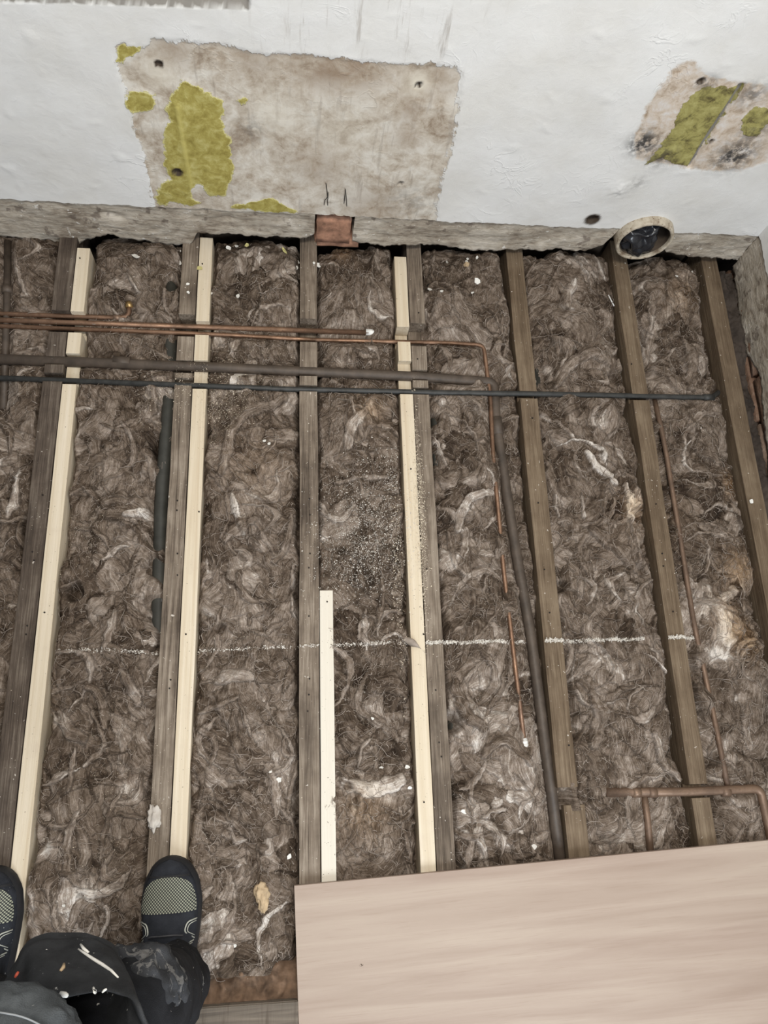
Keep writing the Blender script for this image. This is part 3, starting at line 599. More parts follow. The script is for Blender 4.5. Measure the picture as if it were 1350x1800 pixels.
# ------------------------------------------------------------------ insulation
PALE = [(655, 1395, .035, .8), (690, 1380, .04, .5), (825, 880, .028, .75), (1040, 812, .018, 1.0), (1108, 885, .02, .8), (1110, 905, .018, .8), (1275, 1110, .05, .6), (1265, 1150, .03, .6), (890, 1400, .05, .45), (900, 1460, .04, .5), (800, 1000, .03, .3), (870, 1230, .05, .35),
        (150, 1575, .022, .7), (230, 1390, .03, .7), (400, 1190, .03, .5), (445, 1280, .022, .6), (385, 1365, .03, .5), (1010, 510, .02, .6), (1000, 545, .025, .5), (1040, 660, .04, .35), (635, 740, .04, .5), (600, 1250/2+300, .02, .2), (800, 770, .04, .4), (245, 905, .02, .6), (240, 965, .02, .5), (120, 1010, .016, .6),
        (115, 1260, .03, .55), (1070, 1180, .05, .35), (1100, 1050, .05, .35), (940, 720, .02, .5), (1230, 690, .04, .25), (640, 540, .03, .4), (1300, 1430, .03, .5), (1060, 1480, .03, .5), (430, 860, .04, .3), (880, 640, .05, .3), (90, 900, .02, .2), (85, 1490, .015, .7), (620, 1510, .03, .4), (715, 1290, .015, .6), (470, 700, .02, .35), (410, 790, .03, .3), (440, 980, .05, .25), (1250, 1060, .05, .25), (265, 470, .018, .4), (1180, 1000, .04, .2)]
DARK = [(640, 930, .06, .25), (640, 1010, .05, .3), (190, 560, .06, .12), (430, 520, .07, .15), (200, 450, .06, .15), (600, 1190/2+80, .05, .1), (1200, 560, .06, .15), (30, 1000, .1, .12), (20, 600, .1, .1), (420, 1470, .08, .15), (830, 520, .08, .12), (400, 620, .06, .1), (680, 1200, .06, .15), (1290, 900, .06, .1), (150, 1480, .06, .1), (150, 820, .06, .05)]
WARM = [(1290, 850, .03, .8), (1300, 1000, .05, .6), (1310, 1130, .04, .5), (650, 720, .04, .4), (640, 1430, .05, .35), (1150, 900, .08, .2), (1200, 520, .06, .3), (450, 820, .08, .15), (1110, 890, .03, .4), (600, 440, .03, .6), (1280, 1090, .05, .4)]
ROPES = [  # (path in the picture laid on the wool, half width, height, paleness)
    ([(498, 700), (470, 720), (430, 735), (405, 760), (400, 800), (388, 835)], .014, .016, .50), ([(408, 870), (415, 900), (428, 935)], .008, .010, .85), ([(512, 905), (505, 960), (480, 990)], .008, .010, .50), ([(395, 950), (420, 925), (450, 915)], .012, .010, .5),
    ([(590, 850), (630, 838), (680, 842)], .006, .010, .62), ([(672, 1045), (668, 1080), (660, 1100)], .007, .010, .5), ([(225, 960), (200, 965), (180, 985)], .006, .010, .68), ([(222, 905), (245, 898), (268, 905)], .011, .012, .72), ([(150, 1205), (170, 1215), (182, 1245), (185, 1280)], .009, .012, .52), ([(192, 1305), (170, 1330), (150, 1345)], .006, .009, .55),
    ([(135, 1315), (128, 1350), (125, 1390)], .006, .008, .52), ([(215, 1180), (230, 1210), (243, 1235)], .011, .012, .62), ([(105, 1250), (120, 1285), (150, 1300)], .013, .014, .55), ([(868, 865), (830, 870), (815, 890), (805, 930)], .011, .012, .72), ([(790, 930), (800, 990), (815, 1010)], .006, .009, .55),
    ([(1030, 800), (1055, 830), (1080, 850)], .011, .012, .85), ([(1098, 855), (1108, 880), (1108, 915)], .010, .014, .80), ([(1105, 915), (1125, 960), (1130, 1010)], .006, .010, .55), ([(975, 870), (985, 905)], .004, .007, .7), ([(1020, 870), (1025, 910)], .004, .007, .75), ([(1040, 930), (1080, 960), (1120, 1000)], .016, .012, .42),
    ([(1150, 1290), (1165, 1340), (1200, 1370)], .010, .013, .62), ([(975, 680), (1000, 640), (1040, 620), (1070, 640)], .015, .014, .50), ([(1005, 500), (995, 520), (1000, 545)], .014, .014, .62), ([(605, 1375), (650, 1390), (705, 1372)], .017, .012, .66), ([(650, 1300), (632, 1315), (630, 1345)], .005, .008, .55),
    ([(350, 1255), (380, 1240), (420, 1225)], .006, .009, .48), ([(420, 1230), (430, 1260), (440, 1290)], .005, .008, .48), ([(385, 1195), (410, 1185), (440, 1190)], .017, .012, .62), ([(1250, 1060), (1275, 1100), (1265, 1150)], .022, .016, .60), ([(1225, 1055), (1290, 1075)], .008, .010, .62), ([(1205, 600), (1220, 640), (1215, 680)], .016, .014, .45), ([(1150, 640), (1180, 660), (1200, 690)], .016, .013, .45),
    ([(5, 920), (30, 915), (45, 905)], .006, .009, .55), ([(800, 1200), (815, 1260), (850, 1280)], .013, .012, .45), ([(850, 1330), (880, 1290), (930, 1340)], .010, .012, .48), ([(1040, 1220), (1060, 1260), (1045, 1310)], .016, .013, .48), ([(640, 730), (615, 750), (610, 790)], .013, .014, .62), ([(560, 640), (600, 600), (640, 620)], .014, .012, .42), ([(650, 1210), (690, 1200), (715, 1220)], .02, .012, .36)]
STEP = .0023
HM = []       # height maps for later scatter
def wool_bay(x0, x1, y0, y1, seed, lift=0.0, dens=1.0, drop=0.0):
    r = np.random.default_rng(seed); w = x1-x0
    xs = np.arange(x0, x1+STEP*.5, STEP); ys = np.arange(y0, y1+STEP*.5, STEP); X, Y = np.meshgrid(xs, ys)
    t = np.clip((X-x0)/w, 0, 1); edge = 1-np.abs(2*t-1)**3.2
    base = -.040+.020*edge+.013*fbm(X*9, Y*7, seed, 3)+.010*perlin(X*3, Y*3, seed+5)+lift
    H = base.copy()
    U = X*1.0+.02*fbm(X*12, Y*12, seed+1, 2); V = Y*1.0+.02*fbm(X*12, Y*12, seed+2, 2); S = np.full(X.shape, float(seed % 10)); T = np.full(X.shape, .38)
    def stamp(cx, cy, a, b, th, c, bend, z0, tint, sid, tpow=.5, follow=False):
        R_ = a*1.15; i0, i1 = np.searchsorted(ys, [cy-R_, cy+R_]); j0, j1 = np.searchsorted(xs, [cx-R_, cx+R_])
        if i1-i0 < 2 or j1-j0 < 2: return
        sl = (slice(i0, i1), slice(j0, j1)); dx = X[sl]-cx; dy = Y[sl]-cy; ct, st = math.cos(th), math.sin(th)
        u = ct*dx+st*dy; v = -st*dx+ct*dy; v = v+bend*(u*u-a*a*.3)/a
        wn = perlin(X[sl]*55, Y[sl]*55, sid*.37); v = v+.0035*wn; q = (u/a)**2+(v/b)**2+.22*wn
        k = q < 1
        prof = np.power(np.clip(1-q, 0, 1), tpow); zz = (H[sl] if follow else z0)+c*prof*(1+.25*u/a)
        k &= zz > H[sl]
        H[sl] = np.where(k, zz, H[sl]); U[sl] = np.where(k, u, U[sl]); V[sl] = np.where(k, v, V[sl]); S[sl] = np.where(k, sid*.731, S[sl]); T[sl] = np.where(k, tint, T[sl])
    A = w*(y1-y0)
    def bz(cx, cy):
        i = min(len(ys)-1, max(0, np.searchsorted(ys, cy))); j = min(len(xs)-1, max(0, np.searchsorted(xs, cx))); return base[i, j]
    def th0(x, y): return math.pi/2+1.5*float(perlin(np.array([x*6.]), np.array([y*4.]), seed+40)[0])
    def tn(x, y): return .40+.16*float(perlin(np.array([x*11.]), np.array([y*8.]), seed+50)[0])
    for (dn_, alo, ahi, blo, bhi, clo, chi, plo, phi_, sg_, tofs) in [(.0034, .05, .115, .35, .75, .016, .032, .4, .8, .5, 0), (.0019, .025, .06, .35, .8, .010, .022, .35, .8, .7, 0), (.0011, .010, .026, .4, .9, .006, .013, .4, .8, 1.2, .02)]:
        for k in range(int(A/dn_*dens)):
            cx, cy = r.uniform(x0, x1), r.uniform(y0, y1); a = r.uniform(alo, ahi); b = a*r.uniform(blo, bhi); c = r.uniform(clo, chi)*1.4
            stamp(cx, cy, a, b, r.normal(th0(cx, cy), sg_), c, r.normal(0, .5), bz(cx, cy)-c*.50+r.normal(0, .004), np.clip(r.normal(tn(cx, cy)+tofs, .10), .08, .95), k+seed*13+int(alo*9000), r.uniform(plo, phi_))
    for k in range(int(A/.0048)):
        cx, cy = r.uniform(x0, x1), r.uniform(y0, y1); a = r.uniform(.025, .085); b = r.uniform(.0035, .010); th = r.normal(th0(cx, cy), .6)
        stamp(cx, cy, a, b, th, r.uniform(.003, .009), r.normal(0, .7), 0, np.clip(r.normal(tn(cx, cy)+.08, .12), .15, 1), k+seed*29+500, .6, True)
    for k, (pp, hw, hh, tt_) in enumerate(ROPES):
        q = [G(px, py, -.008) for px, py in pp]
        if max(v.x for v in q) < x0 or min(v.x for v in q) > x1: continue
        q = bend_pts(q, .03, 4); D = np.full(X.shape, 9.0); A_ = np.zeros(X.shape); Sg = np.zeros(X.shape); al = 0.0; Lt = sum((b-a).length for a, b in zip(q[:-1], q[1:]))
        wob = .35*hw*perlin(X*40, Y*40, k*1.7)
        for a, b in zip(q[:-1], q[1:]):
            dx, dy = b.x-a.x, b.y-a.y; L2 = dx*dx+dy*dy+1e-12; L = math.sqrt(L2); u = np.clip(((X-a.x)*dx+(Y-a.y)*dy)/L2, 0, 1); sd_ = ((X-a.x)*dy-(Y-a.y)*dx)/L; d = np.hypot(X-a.x-u*dx, Y-a.y-u*dy)
            m = d < D; D = np.where(m, d, D); A_ = np.where(m, al+u*L, A_); Sg = np.where(m, sd_, Sg); al += L
        w_ = hw*(.45+.55*np.sqrt(np.clip(np.sin(np.pi*np.clip(A_/Lt, .02, .98)), 0, 1))); qd = (np.abs(D+wob)/w_)**2; m = qd < 1
        H = np.where(m, H+hh*np.sqrt(np.clip(1-qd, 0, 1)), H); U = np.where(m, A_, U); V = np.where(m, Sg, V); S = np.where(m, k*.9+3, S); T = np.where(m, tt_*.95, T)
    for P_, sg in ((PALE, 1), (DARK, -1)):
        for (px, py, rad, s) in P_:
            c = G(px, py, -.01)
            if x0-rad < c.x < x1+rad: T += sg*s*.56*np.exp(-((X-c.x)**2+(Y-c.y)**2)/(rad*rad))*(.65+.7*perlin(X*40, Y*40, 7))
    Wm = np.zeros(X.shape)
    for (px, py, rad, s) in WARM:
        c = G(px, py, -.01); Wm += s*np.exp(-((X-c.x)**2+(Y-c.y)**2)/(rad*rad))
    rid = 1-np.abs(perlin(V*230, U*26, 3)+.4*perlin(V*90, U*10, 5)); H = H+.0024*(rid-.5)+.0012*perlin(V*70, U*9, 6)+.0030*fbm(X*60, Y*60, 9, 3)
    # ragged sink at the timber edges and far wall
    H -= drop*sstep(.35, 1.0, np.abs(2*t-1)); gap = sstep(.0, .014, np.minimum(X-x0, x1-X)+.010*perlin(X*10, Y*16, seed+8)); H = np.where(gap < 1, H*gap+(H-.028)*(1-gap), H)
    wallgap = sstep(0, .04, WALL_Y+.03-Y+.02*perlin(X*16, Y*3, seed+9)); H -= .018*(1-wallgap)
    # pressed down under the pipes
    for pts, rr, *cv in PIPES:
        cv = cv[0] if cv else 1.0
        for a, b in zip(pts[:-1], pts[1:]):
            if max(a.x, b.x) < x0-.05 or min(a.x, b.x) > x1+.05: continue
            dx, dy = b.x-a.x, b.y-a.y; L = dx*dx+dy*dy+1e-9; tt = np.clip(((X-a.x)*dx+(Y-a.y)*dy)/L, 0, 1)
            d = np.hypot(X-a.x-tt*dx, Y-a.y-tt*dy); zp = a.z+(b.z-a.z)*tt
            cov = cv*.006*sstep(.3, .8, perlin(X*14, Y*14, 77))+(max(0, cv-1)*.02*np.clip(perlin(X*26, Y*26, 78)+.15, 0, 1))   # wisps that creep over the pipe in places
            lim = zp-rr*.35+np.maximum(0, d-rr)*1.1+cov*2.2
            H = np.where(d < rr+.035, np.minimum(H, lim), H)
    # hummocks that stand over the pipes
    for (px, py, rad, up_) in [(840, 672, .012, .02), (1000, 705, .018, .028), (1170, 690/1.0+14, .0, .0), (880, 800, .02, .01), (868, 830, .02, .022), (880, 950, .02, .02), (890, 1060, .02, .02), (1232, 1150, .02, .02), (1245, 1230, .02, .022), (1160, 745, .014, .015)]:
        if rad > 0:
            c = G(px, py, -.01)
            if x0-.05 < c.x < x1+.05: H += up_*np.exp(-((X-c.x)**2+(Y-c.y)**2)/(rad*rad))
    # hollow spots
    for (px, py, rad, dn) in HOLES:
        c = G(px, py, -.01)
        if x0-.05 < c.x < x1+.05: H -= dn*np.exp(-(((X-c.x)**2+(Y-c.y)**2)/(rad*rad))**2)
    amp = .003; Xd = X+amp*perlin(X*45, Y*45, 61)*np.minimum(1, np.minimum(X-x0, x1-X)/.006); Yd = Y+amp*perlin(X*45, Y*45, 62)
    return X, Y, Xd, Yd, H, np.stack([U, V, S*3.0], -1), np.clip(T, .05, 1.1), np.clip(Wm, 0, 1), xs, ys
HOLES = [(128, 1040, .018, .05), (790, 1270, .02, .05), (280, 780, .022, .04), (276, 1090, .02, .035), (285, 720, .02, .03), (985, 1030, .014, .04), (300, 500, .016, .03), (388, 1105, .012, .02), (470, 1100, .03, .012), (695, 870, .01, .02), (765, 735, .012, .03), (610, 1380, .008, .02), (950, 440, .02, .04), (570, 420, .02, .04), (700, 430, .02, .04), (505, 1720, .03, .04), (1230, 560, .02, .04), (1085, 660, .018, .04), (1120, 900, .016, .035), (1235, 1020, .012, .03), (1130, 1000, .015, .035)]
def wool_batt(arr, ya, yb, label, seed):
    X, Y, Xd, Yd, H, FL, T, Wm, xs, ys = arr
    i0, i1 = np.searchsorted(ys, [ya, yb]); i1 = min(len(ys), i1+1); s = slice(i0, i1)
    o = grid_mesh('insulation_batt', Xd[s], Yd[s], H[s], M['wool'], None, dict(flow=FL[s], tint=T[s], warm=Wm[s]))
    tag(o, label, 'insulation', 'mineral wool between the joists'); return o
BAYS = [  # x0, x1, y0, y1, seed, where, splits(px,py list), names
    (-1.06, -.845, -.40, 1.235, 10, 'beyond the far-left joist', []),
    (-.80, -.558, -.47, 1.235, 11, 'left of the dark weathered joist', [(30, 690)]),
    (-.484, -.271, -.46, 1.235, 12, 'right of the leftmost new timber', [(190, 690), (190, 1050)]),
    (-.200, .011, -.372, 1.235, 13, 'right of the shoe timber', [(440, 690), (440, 1100)]),
    (.052, .2445, -.40, 1.235, 14, 'left of the long sawdusty timber', [(620, 690), (640, 1130)]),
    (.314, .534, -.36, 1.235, 15, 'left of the broken-ended joist', [(820, 690), (830, 1128)]),
    (.577, .817, -.33, 1.235, 16, 'right of the broken-ended joist', [(1030, 700), (1050, 1130)]),
    (.857, 1.062, -.33, 1.235, 17, 'between the last two joists at right', [(1200, 702), (1270, 1125)]),
]
WH = []
for (x0, x1, y0, y1, sd, where, sp) in BAYS:
    arr = wool_bay(x0-.004, x1+.004, y0, y1, sd, drop=(.016 if sd == 17 else .008 if sd == 16 else 0)); WH.append(arr)
    cuts = [y1+.01]+[G(*q).y for q in sp]+[y0-.01]
    nm = {1: [''], 2: ['far end near the back wall', 'near end'], 3: ['far length near the back wall', 'middle length', 'near length']}[len(cuts)-1]
    for k in range(len(cuts)-1):
        wool_batt(arr, cuts[k+1], cuts[k], ('brown mineral wool '+where+(', '+nm[k] if nm[k] else '')), sd*10+k)
arr = wool_bay(.530, .59, yp(1010, 1425), yp(1000, 1376), 19, lift=.012); WH.append(arr)
wool_batt(arr, -9, 9, 'brown wool plug between the broken joist and the joist end', 190)
def hgt(x, y):
    for arr in WH:
        xs, ys = arr[8], arr[9]
        if xs[0]+.004 <= x <= xs[-1]-.004 and ys[0] <= y <= ys[-1]:
            return float(arr[4][min(len(ys)-1, np.searchsorted(ys, y)), min(len(xs)-1, np.searchsorted(xs, x))])
    return 0.002
def on(px, py):
    p = G(px, py, -.01); h = hgt(p.x, p.y); p = G(px, py, h); return Vector((p.x, p.y, hgt(p.x, p.y)))

# loose strands over the wool of each bay
def strands(arr, n, seed, label):
    X, Y, Xd, Yd, H, FL, T, Wm, xs, ys = arr; r = np.random.default_rng(seed); V, Fc = [], []
    for k in range(n):
        x, y = r.uniform(xs[0]+.01, xs[-1]-.01), r.uniform(ys[0]+.02, ys[-1]-.05); a = r.uniform(0, 2*math.pi); L = r.uniform(.012, .06); m = 7; cur = r.normal(0, 26); lift = r.uniform(.0005, .006)
        rad = r.uniform(.00028, .0008); pts = []
        for i in range(m):
            pts.append((x, y, hgt(x, y)+.0006+lift*math.sin(math.pi*i/(m-1)))); a += cur*L/m+r.normal(0, .25); x += math.cos(a)*L/m; y += math.sin(a)*L/m
            x = min(max(x, xs[0]+.005), xs[-1]-.005)
        tube_data(pts, [rad*(.4+math.sin(math.pi*(i+.5)/m)) for i in range(m)], 3, False, V, Fc)
    o = mesh('loose_fibres', V, Fc, M['strand'], None, True); tag(o, label, 'fibres', kind='stuff'); return o
def fuzz(arr, n, seed, label):
    X, Y, Xd, Yd, H, FL, T, Wm, xs, ys = arr; r = np.random.default_rng(seed); m = 4
    x = r.uniform(xs[0]+.006, xs[-1]-.006, n); y = r.uniform(ys[0]+.01, ys[-1]-.02, n); a = r.uniform(0, 2*np.pi, n); L = r.uniform(.005, .02, n); cur = r.normal(0, .7, n); lift = r.uniform(.0005, .0045, n); wd = r.uniform(.00018, .00042, n)
    V = np.zeros((n, m, 2, 3))
    for i in range(m):
        ii = np.clip(np.searchsorted(ys, y), 0, len(ys)-1); jj = np.clip(np.searchsorted(xs, x), 0, len(xs)-1)
        z = H[ii, jj]+.0004+lift*math.sin(math.pi*(.15+.7*i/(m-1))); nx_, ny_ = -np.sin(a)*wd, np.cos(a)*wd
        V[:, i, 0] = np.stack([x-nx_, y-ny_, z], -1); V[:, i, 1] = np.stack([x+nx_, y+ny_, z+.0002], -1)
        a = a+cur; x = np.clip(x+np.cos(a)*L/m, xs[0]+.004, xs[-1]-.004); y = y+np.sin(a)*L/m
    b = (np.arange(n)*m*2)[:, None]+(np.arange(m-1)*2)[None]; q = np.stack([b, b+1, b+3, b+2], -1).reshape(-1, 4)
    me = bpy.data.meshes.new('fuzz'); me.vertices.add(n*m*2); me.vertices.foreach_set('co', V.astype(np.float32).ravel())
    me.loops.add(q.size); me.loops.foreach_set('vertex_index', q.ravel().astype(np.int32)); me.polygons.add(len(q)); me.polygons.foreach_set('loop_start', (np.arange(len(q))*4).astype(np.int32)); me.update(calc_edges=True)
    o = link('wool_fuzz', me, M['strand']); tag(o, label, 'fibres', kind='stuff')
for arr, b in zip(WH[:8], BAYS):
    strands(arr, 340, b[4]+70, 'loose pale fibres over the wool '+b[5])
    fuzz(arr, 3800, b[4]+170, 'fine fuzz standing on the wool '+b[5])

# sawdust: crumbs lying in drifts
def crumbs(name, pts, size, mat, label, cat):
    V, Fc = [], []
    for (x, y) in pts:
        z = hgt(x, y); s = size*random.uniform(.5, 1.4); b = len(V)
        for k in range(4):
            V.append((x+random.uniform(-s, s), y+random.uniform(-s, s), z+random.uniform(-.2, 1.1)*s))
        Fc += [(b, b+1, b+2), (b, b+2, b+3), (b, b+3, b+1), (b+1, b+3, b+2)]
    o = mesh(name, V, Fc, mat); tag(o, label, cat, kind='stuff'); return o
def drift(px, py, rx, ry, n):
    c = G(px, py); k = .00135; return [(random.gauss(c.x, rx*k*.5), random.gauss(c.y, ry*k*.5)) for _ in range(n)]
crumbs('sawdust', drift(650, 930, 75, 110, 4200)+drift(610, 1010, 60, 60, 600)+drift(690, 830, 20, 60, 300), .0015, M['chalk'], 'fine white sawdust over the hollow in the middle bay', 'sawdust')
crumbs('sawdust', drift(738, 900, 9, 170, 1500)+drift(700, 1000, 12, 180, 700), .0016, M['crumb'], 'sawdust drift along the edge of the long new timber', 'sawdust')
crumbs('sawdust', drift(410, 660, 70, 60, 900)+drift(290, 690, 40, 50, 500)+drift(390, 720, 50, 60, 500), .0014, M['crumb'], 'pale sawdust around the black pipe by the second new timber', 'sawdust')
crumbs('sawdust', drift(420, 1000, 130, 600, 900), .0009, M['crumb'], 'scattered sawdust specks down the bay right of the shoe timber', 'sawdust')
crumbs('sawdust', drift(190, 1420, 110, 140, 900)+drift(150, 930, 60, 80, 500), .0009, M['crumb'], 'scattered sawdust specks down the bay left of the shoe', 'sawdust')
crumbs('sawdust', [(random.uniform(-.7, 1.05), random.uniform(-.3, 1.15)) for _ in range(1600)], .0009, M['chalk'], 'stray pale specks spread across the whole floor', 'dust')
ln = []
for (xa, ya, xb, yb_, n) in [(95, 1142, 275, 1146, 250), (345, 1143, 525, 1135, 260), (527, 1136, 560, 1135, 60), (586, 1134, 720, 1129, 260), (748, 1130, 955, 1126, 1300), (957, 1126, 1132, 1123, 1300), (1170, 1121, 1227, 1119, 400)]:
    for _ in range(n):
        f = random.random(); p = G(xa+(xb-xa)*f, ya+(yb_-ya)*f+random.gauss(0, 1.6)); ln.append((p.x, p.y))
crumbs('saw_line', ln, .0020, M['chalk'], 'straight white line of fluff left by a saw cut across the floor', 'saw line')

# ------------------------------------------------------------------ clay pipe in the wall with a stuffed bag
pc = W(1131, 412); ce = empty('clay_drain_pipe', (pc.x, WALL_Y, pc.z))
prof = [(.0590, .25), (.0590, -.018), (.060, -.023), (.066, -.025), (.0705, -.021), (.0705, .012), (.069, .08)]
V, Fc = [], []; sg = 56
for k in range(sg):
    a = 2*math.pi*k/sg
    for (r_, y) in prof:
        q = r_*(1+.012*n1(k*.35, 3)) ; V.append((q*math.cos(a), y+.0015*n1(k*.8, 5), q*math.sin(a)))
m_ = len(prof)
for k in range(sg):
    for i in range(m_-1): Fc.append((k*m_+i, k*m_+i+1, ((k+1) % sg)*m_+i+1, ((k+1) % sg)*m_+i))
ring = mesh('pipe_rim', V, Fc, M['clay'], ce, True); ring.modifiers.new('s', 'SUBSURF').levels = 1
back = mesh('pipe_back', [(0.0592*math.cos(2*math.pi*k/24), .245, .0592*math.sin(2*math.pi*k/24)) for k in range(24)], [tuple(range(24))], M['soil'], ce)
V = [(r_*math.cos(2*math.pi*k/40), y, r_*math.sin(2*math.pi*k/40)) for (r_, y) in ((.0586, -.016), (.0586, .24)) for k in range(40)]
mesh('pipe_inner_shade', V, [(k, (k+1) % 40, 40+(k+1) % 40, 40+k) for k in range(40)], M['mortar'], ce, True)  # dark inner tube added, its colour stands in for shade inside the pipe
tag(ce, 'round pale clay pipe opening low in the wall near the corner', 'pipe')
bm = bmesh.new(); bmesh.ops.create_icosphere(bm, subdivisions=5, radius=1)
for v in bm.verts:
    n = v.co.copy(); q = mnoise.noise(n*1.5)*.30-abs(mnoise.noise(n*1.9+Vector((3, 1, 2))))*.60-abs(mnoise.noise(n*3.6+Vector((1, 5, 2))))*.10
    s = 1.12+q; v.co = Vector((n.x*.050*s-.006, n.y*.045*s+.012, n.z*.056*s-.006))
    rr = math.hypot(v.co.x, v.co.z)
    if rr > .0575: v.co.x *= .0575/rr; v.co.z *= .0575/rr
bag = from_bm('plastic_bag', bm, M['bag'], None, True); bag.location = (pc.x, WALL_Y, pc.z); tag(bag, 'crumpled black plastic bag stuffed into the clay pipe', 'bag')

# wires above the exposed brick
def wire(pts, label):
    P = [W(x, y, WALL_Y-d) for x, y, d in pts]; e = tube('wire', P, .0009, M['wire'], None, 6); tag(e, label, 'wire')
wire([(568, 374, -.01), (571, 352, .006), (576, 346, .008), (574, 326, .004), (573, 322, .003)], 'thin dark wire twisting up left above the exposed brick')
wire([(576, 372, -.01), (576, 352, .007), (577, 338, .01)], 'short thin wire between the bent wires above the brick')
wire([(603, 376, -.01), (606, 345, .006), (607, 332, .008), (609, 350, .008), (610, 374, -.008)], 'thin hairpin wire at the right above the exposed brick')

# ------------------------------------------------------------------ flakes and loose scraps
def flake(px, py, s, mat, label, grp, seed, elong=1.0):
    p = on(px, py); r = random.Random(seed); k = 7; a0 = r.uniform(0, 6.28); s = s*.00125
    ring_ = [(math.cos(a0+6.283*i/k)*s*elong*r.uniform(.6, 1.15), math.sin(a0+6.283*i/k)*s*r.uniform(.55, 1.1)) for i in range(k)]
    tx, ty = r.uniform(-.35, .35), r.uniform(-.35, .35)
    V = [(x, y, tx*x+ty*y+.0012+.15*(x*x+y*y)/s) for x, y in ring_]+[(x*.97, y*.97, tx*x+ty*y+.0002) for x, y in ring_]
    Fc = [tuple(range(k)), tuple(range(2*k-1, k-1, -1))]+[(i, k+i, k+(i+1) % k, (i+1) % k) for i in range(k)]
    o = mesh('paint_flake', V, Fc, mat); o.location = p+Vector((0, 0, .001)); o.rotation_euler = (0, 0, r.uniform(0, 6)); tag(o, label, 'paint flake', grp); return o
wl = 'small white paint flake lying on the brown insulation'
for i, (x, y, s) in enumerate([(402, 437, 5), (416, 433, 3.5), (240, 452, 6), (318, 471, 4), (372, 517, 3.5), (418, 521, 4), (330, 500, 3), (331, 515, 3.5), (316, 440, 3), (473, 683/1.0+97, 3), (520, 470, 5), (524, 462, 3), (786, 460, 4), (822, 455, 3), (820, 464, 5.5), (839, 496, 6), (757, 508, 6.5), (776, 514, 3), (838, 454, 3), (829, 517, 3), (716, 1350, 4), (476, 1357, 2.5), (490, 1371, 4.5), (509, 1505, 4), (815, 1427, 4), (937, 1488, 5), (670, 1350, 3), (413, 1661, 3), (112, 1592, 3), (655, 1263, 2.5), (1193, 480, 3), (1175, 455, 3.5), (1216, 480, 3), (1305, 890, 4), (465, 775, 3), (720, 1385, 3)]):
    q = G(x, y); wh = [b[5] for b in BAYS if b[0] <= q.x <= b[1]]
    lb = ('white paint flake on wool '+wh[0] if wh else 'white paint flake lying on a timber edge')+(', by back wall' if q.y > .85 else ', mid floor' if q.y > .2 else ', near end')
    flake(x, y, s, M['flake'], lb, 'white paint flakes on the wool', i, 1.3)
flake(560, 471, 7, M['flake'], 'white paint flake against the joist below the exposed brick', None, 101)
flake(552, 463, 3, M['flake'], 'tiny white flake on the old joist below the exposed brick', None, 102)
flake(351, 472, 6.5, M['yflake'], 'pale yellow paint flake resting on the far end of second new timber', None, 103)
flake(434, 432, 5, M['yflake'], 'pale yellow paint flake close to the wall right of the second new timber', None, 104)
flake(500, 440, 4, M['yflake'], 'narrow yellow flake by the wall left of the exposed brick', None, 105, 2)
def scrap(name, px, py, size, mat, label, cat, seed, nseg=3, sq=(1, 1, .45), rz=0.0):
    bm = bmesh.new(); bmesh.ops.create_icosphere(bm, subdivisions=nseg+1, radius=1)
    for v in bm.verts:
        n = v.co.copy(); s = 1+.45*mnoise.noise(n*1.6+Vector((seed, 0, 0)))+.25*mnoise.noise(n*4+Vector((0, seed, 0)))+.1*mnoise.noise(n*11)
        v.co = Vector((n.x*sq[0], n.y*sq[1], n.z*sq[2]))*size*s
    o = from_bm(name, bm, mat, None, True); o.location = on(px, py)+Vector((0, 0, size*sq[2]*.45)); o.rotation_euler = (0, 0, rz); tag(o, label, cat); return o
scrap('wool_scrap', 271, 1438, .017, M['pale_tuft'], 'pale wool scrap lying on the joist above the right shoe', 'wool scrap', 1, sq=(.7, 1.2, .4))
scrap('foam_lump', 460, 1568, .016, M['cream'], 'tan foam lump in the wool right of the shoe', 'lump', 2, sq=(.8, 1.1, .5))
scrap('foam_lump', 463, 1588, .012, M['cream'], 'small tan foam piece below the larger foam lump', 'lump', 4, sq=(.7, 1.3, .5))
scrap('stone', 820, 466, .007, M['cream'], 'small round pinkish stone among white flakes by the back wall', 'stone', 5, sq=(1, 1, .8))
e = tube('white_stick', [on(1069, 519)+Vector((0, 0, .004)), on(1086, 529)+Vector((0, 0, .006))], .0016, M['whiteplastic'], None, 6); tag(e, 'thin white stick on the wool beside the second joist from the right wall', 'stick')
# tuft of wool caught over the long new timber
P = [G(700, 1118, .0), G(722, 1128, .008), G(737, 1137, .009), (G(750, 1150, .006))]
e = tube('wool_wisp', [q for q in bend_pts(P, .02)], [.004+.004*math.sin(i*.35) for i in range(len(bend_pts(P, .02)))], M['strand'], None, 8); tag(e, 'brown wisp of wool caught across the long new timber', 'wool wisp')
def rubble():
    xs = np.linspace(-.17, .01, 60); xs = np.linspace(-.2, .011, 70); ys = np.linspace(-.445, -.335, 40); X, Y = np.meshgrid(xs, ys)
    Z = -.018+.02*sstep(-.35, -.43, Y)+.014*fbm(X*22, Y*22, 91)+.005*perlin(X*90, Y*90, 92); Z -= .03*sstep(-.365, -.340, Y)
    o = grid_mesh('brick_rubble', X, Y, Z, M['rubble']); tag(o, 'orange brick dust heaped against the old floorboard', 'rubble', kind='stuff')
rubble()

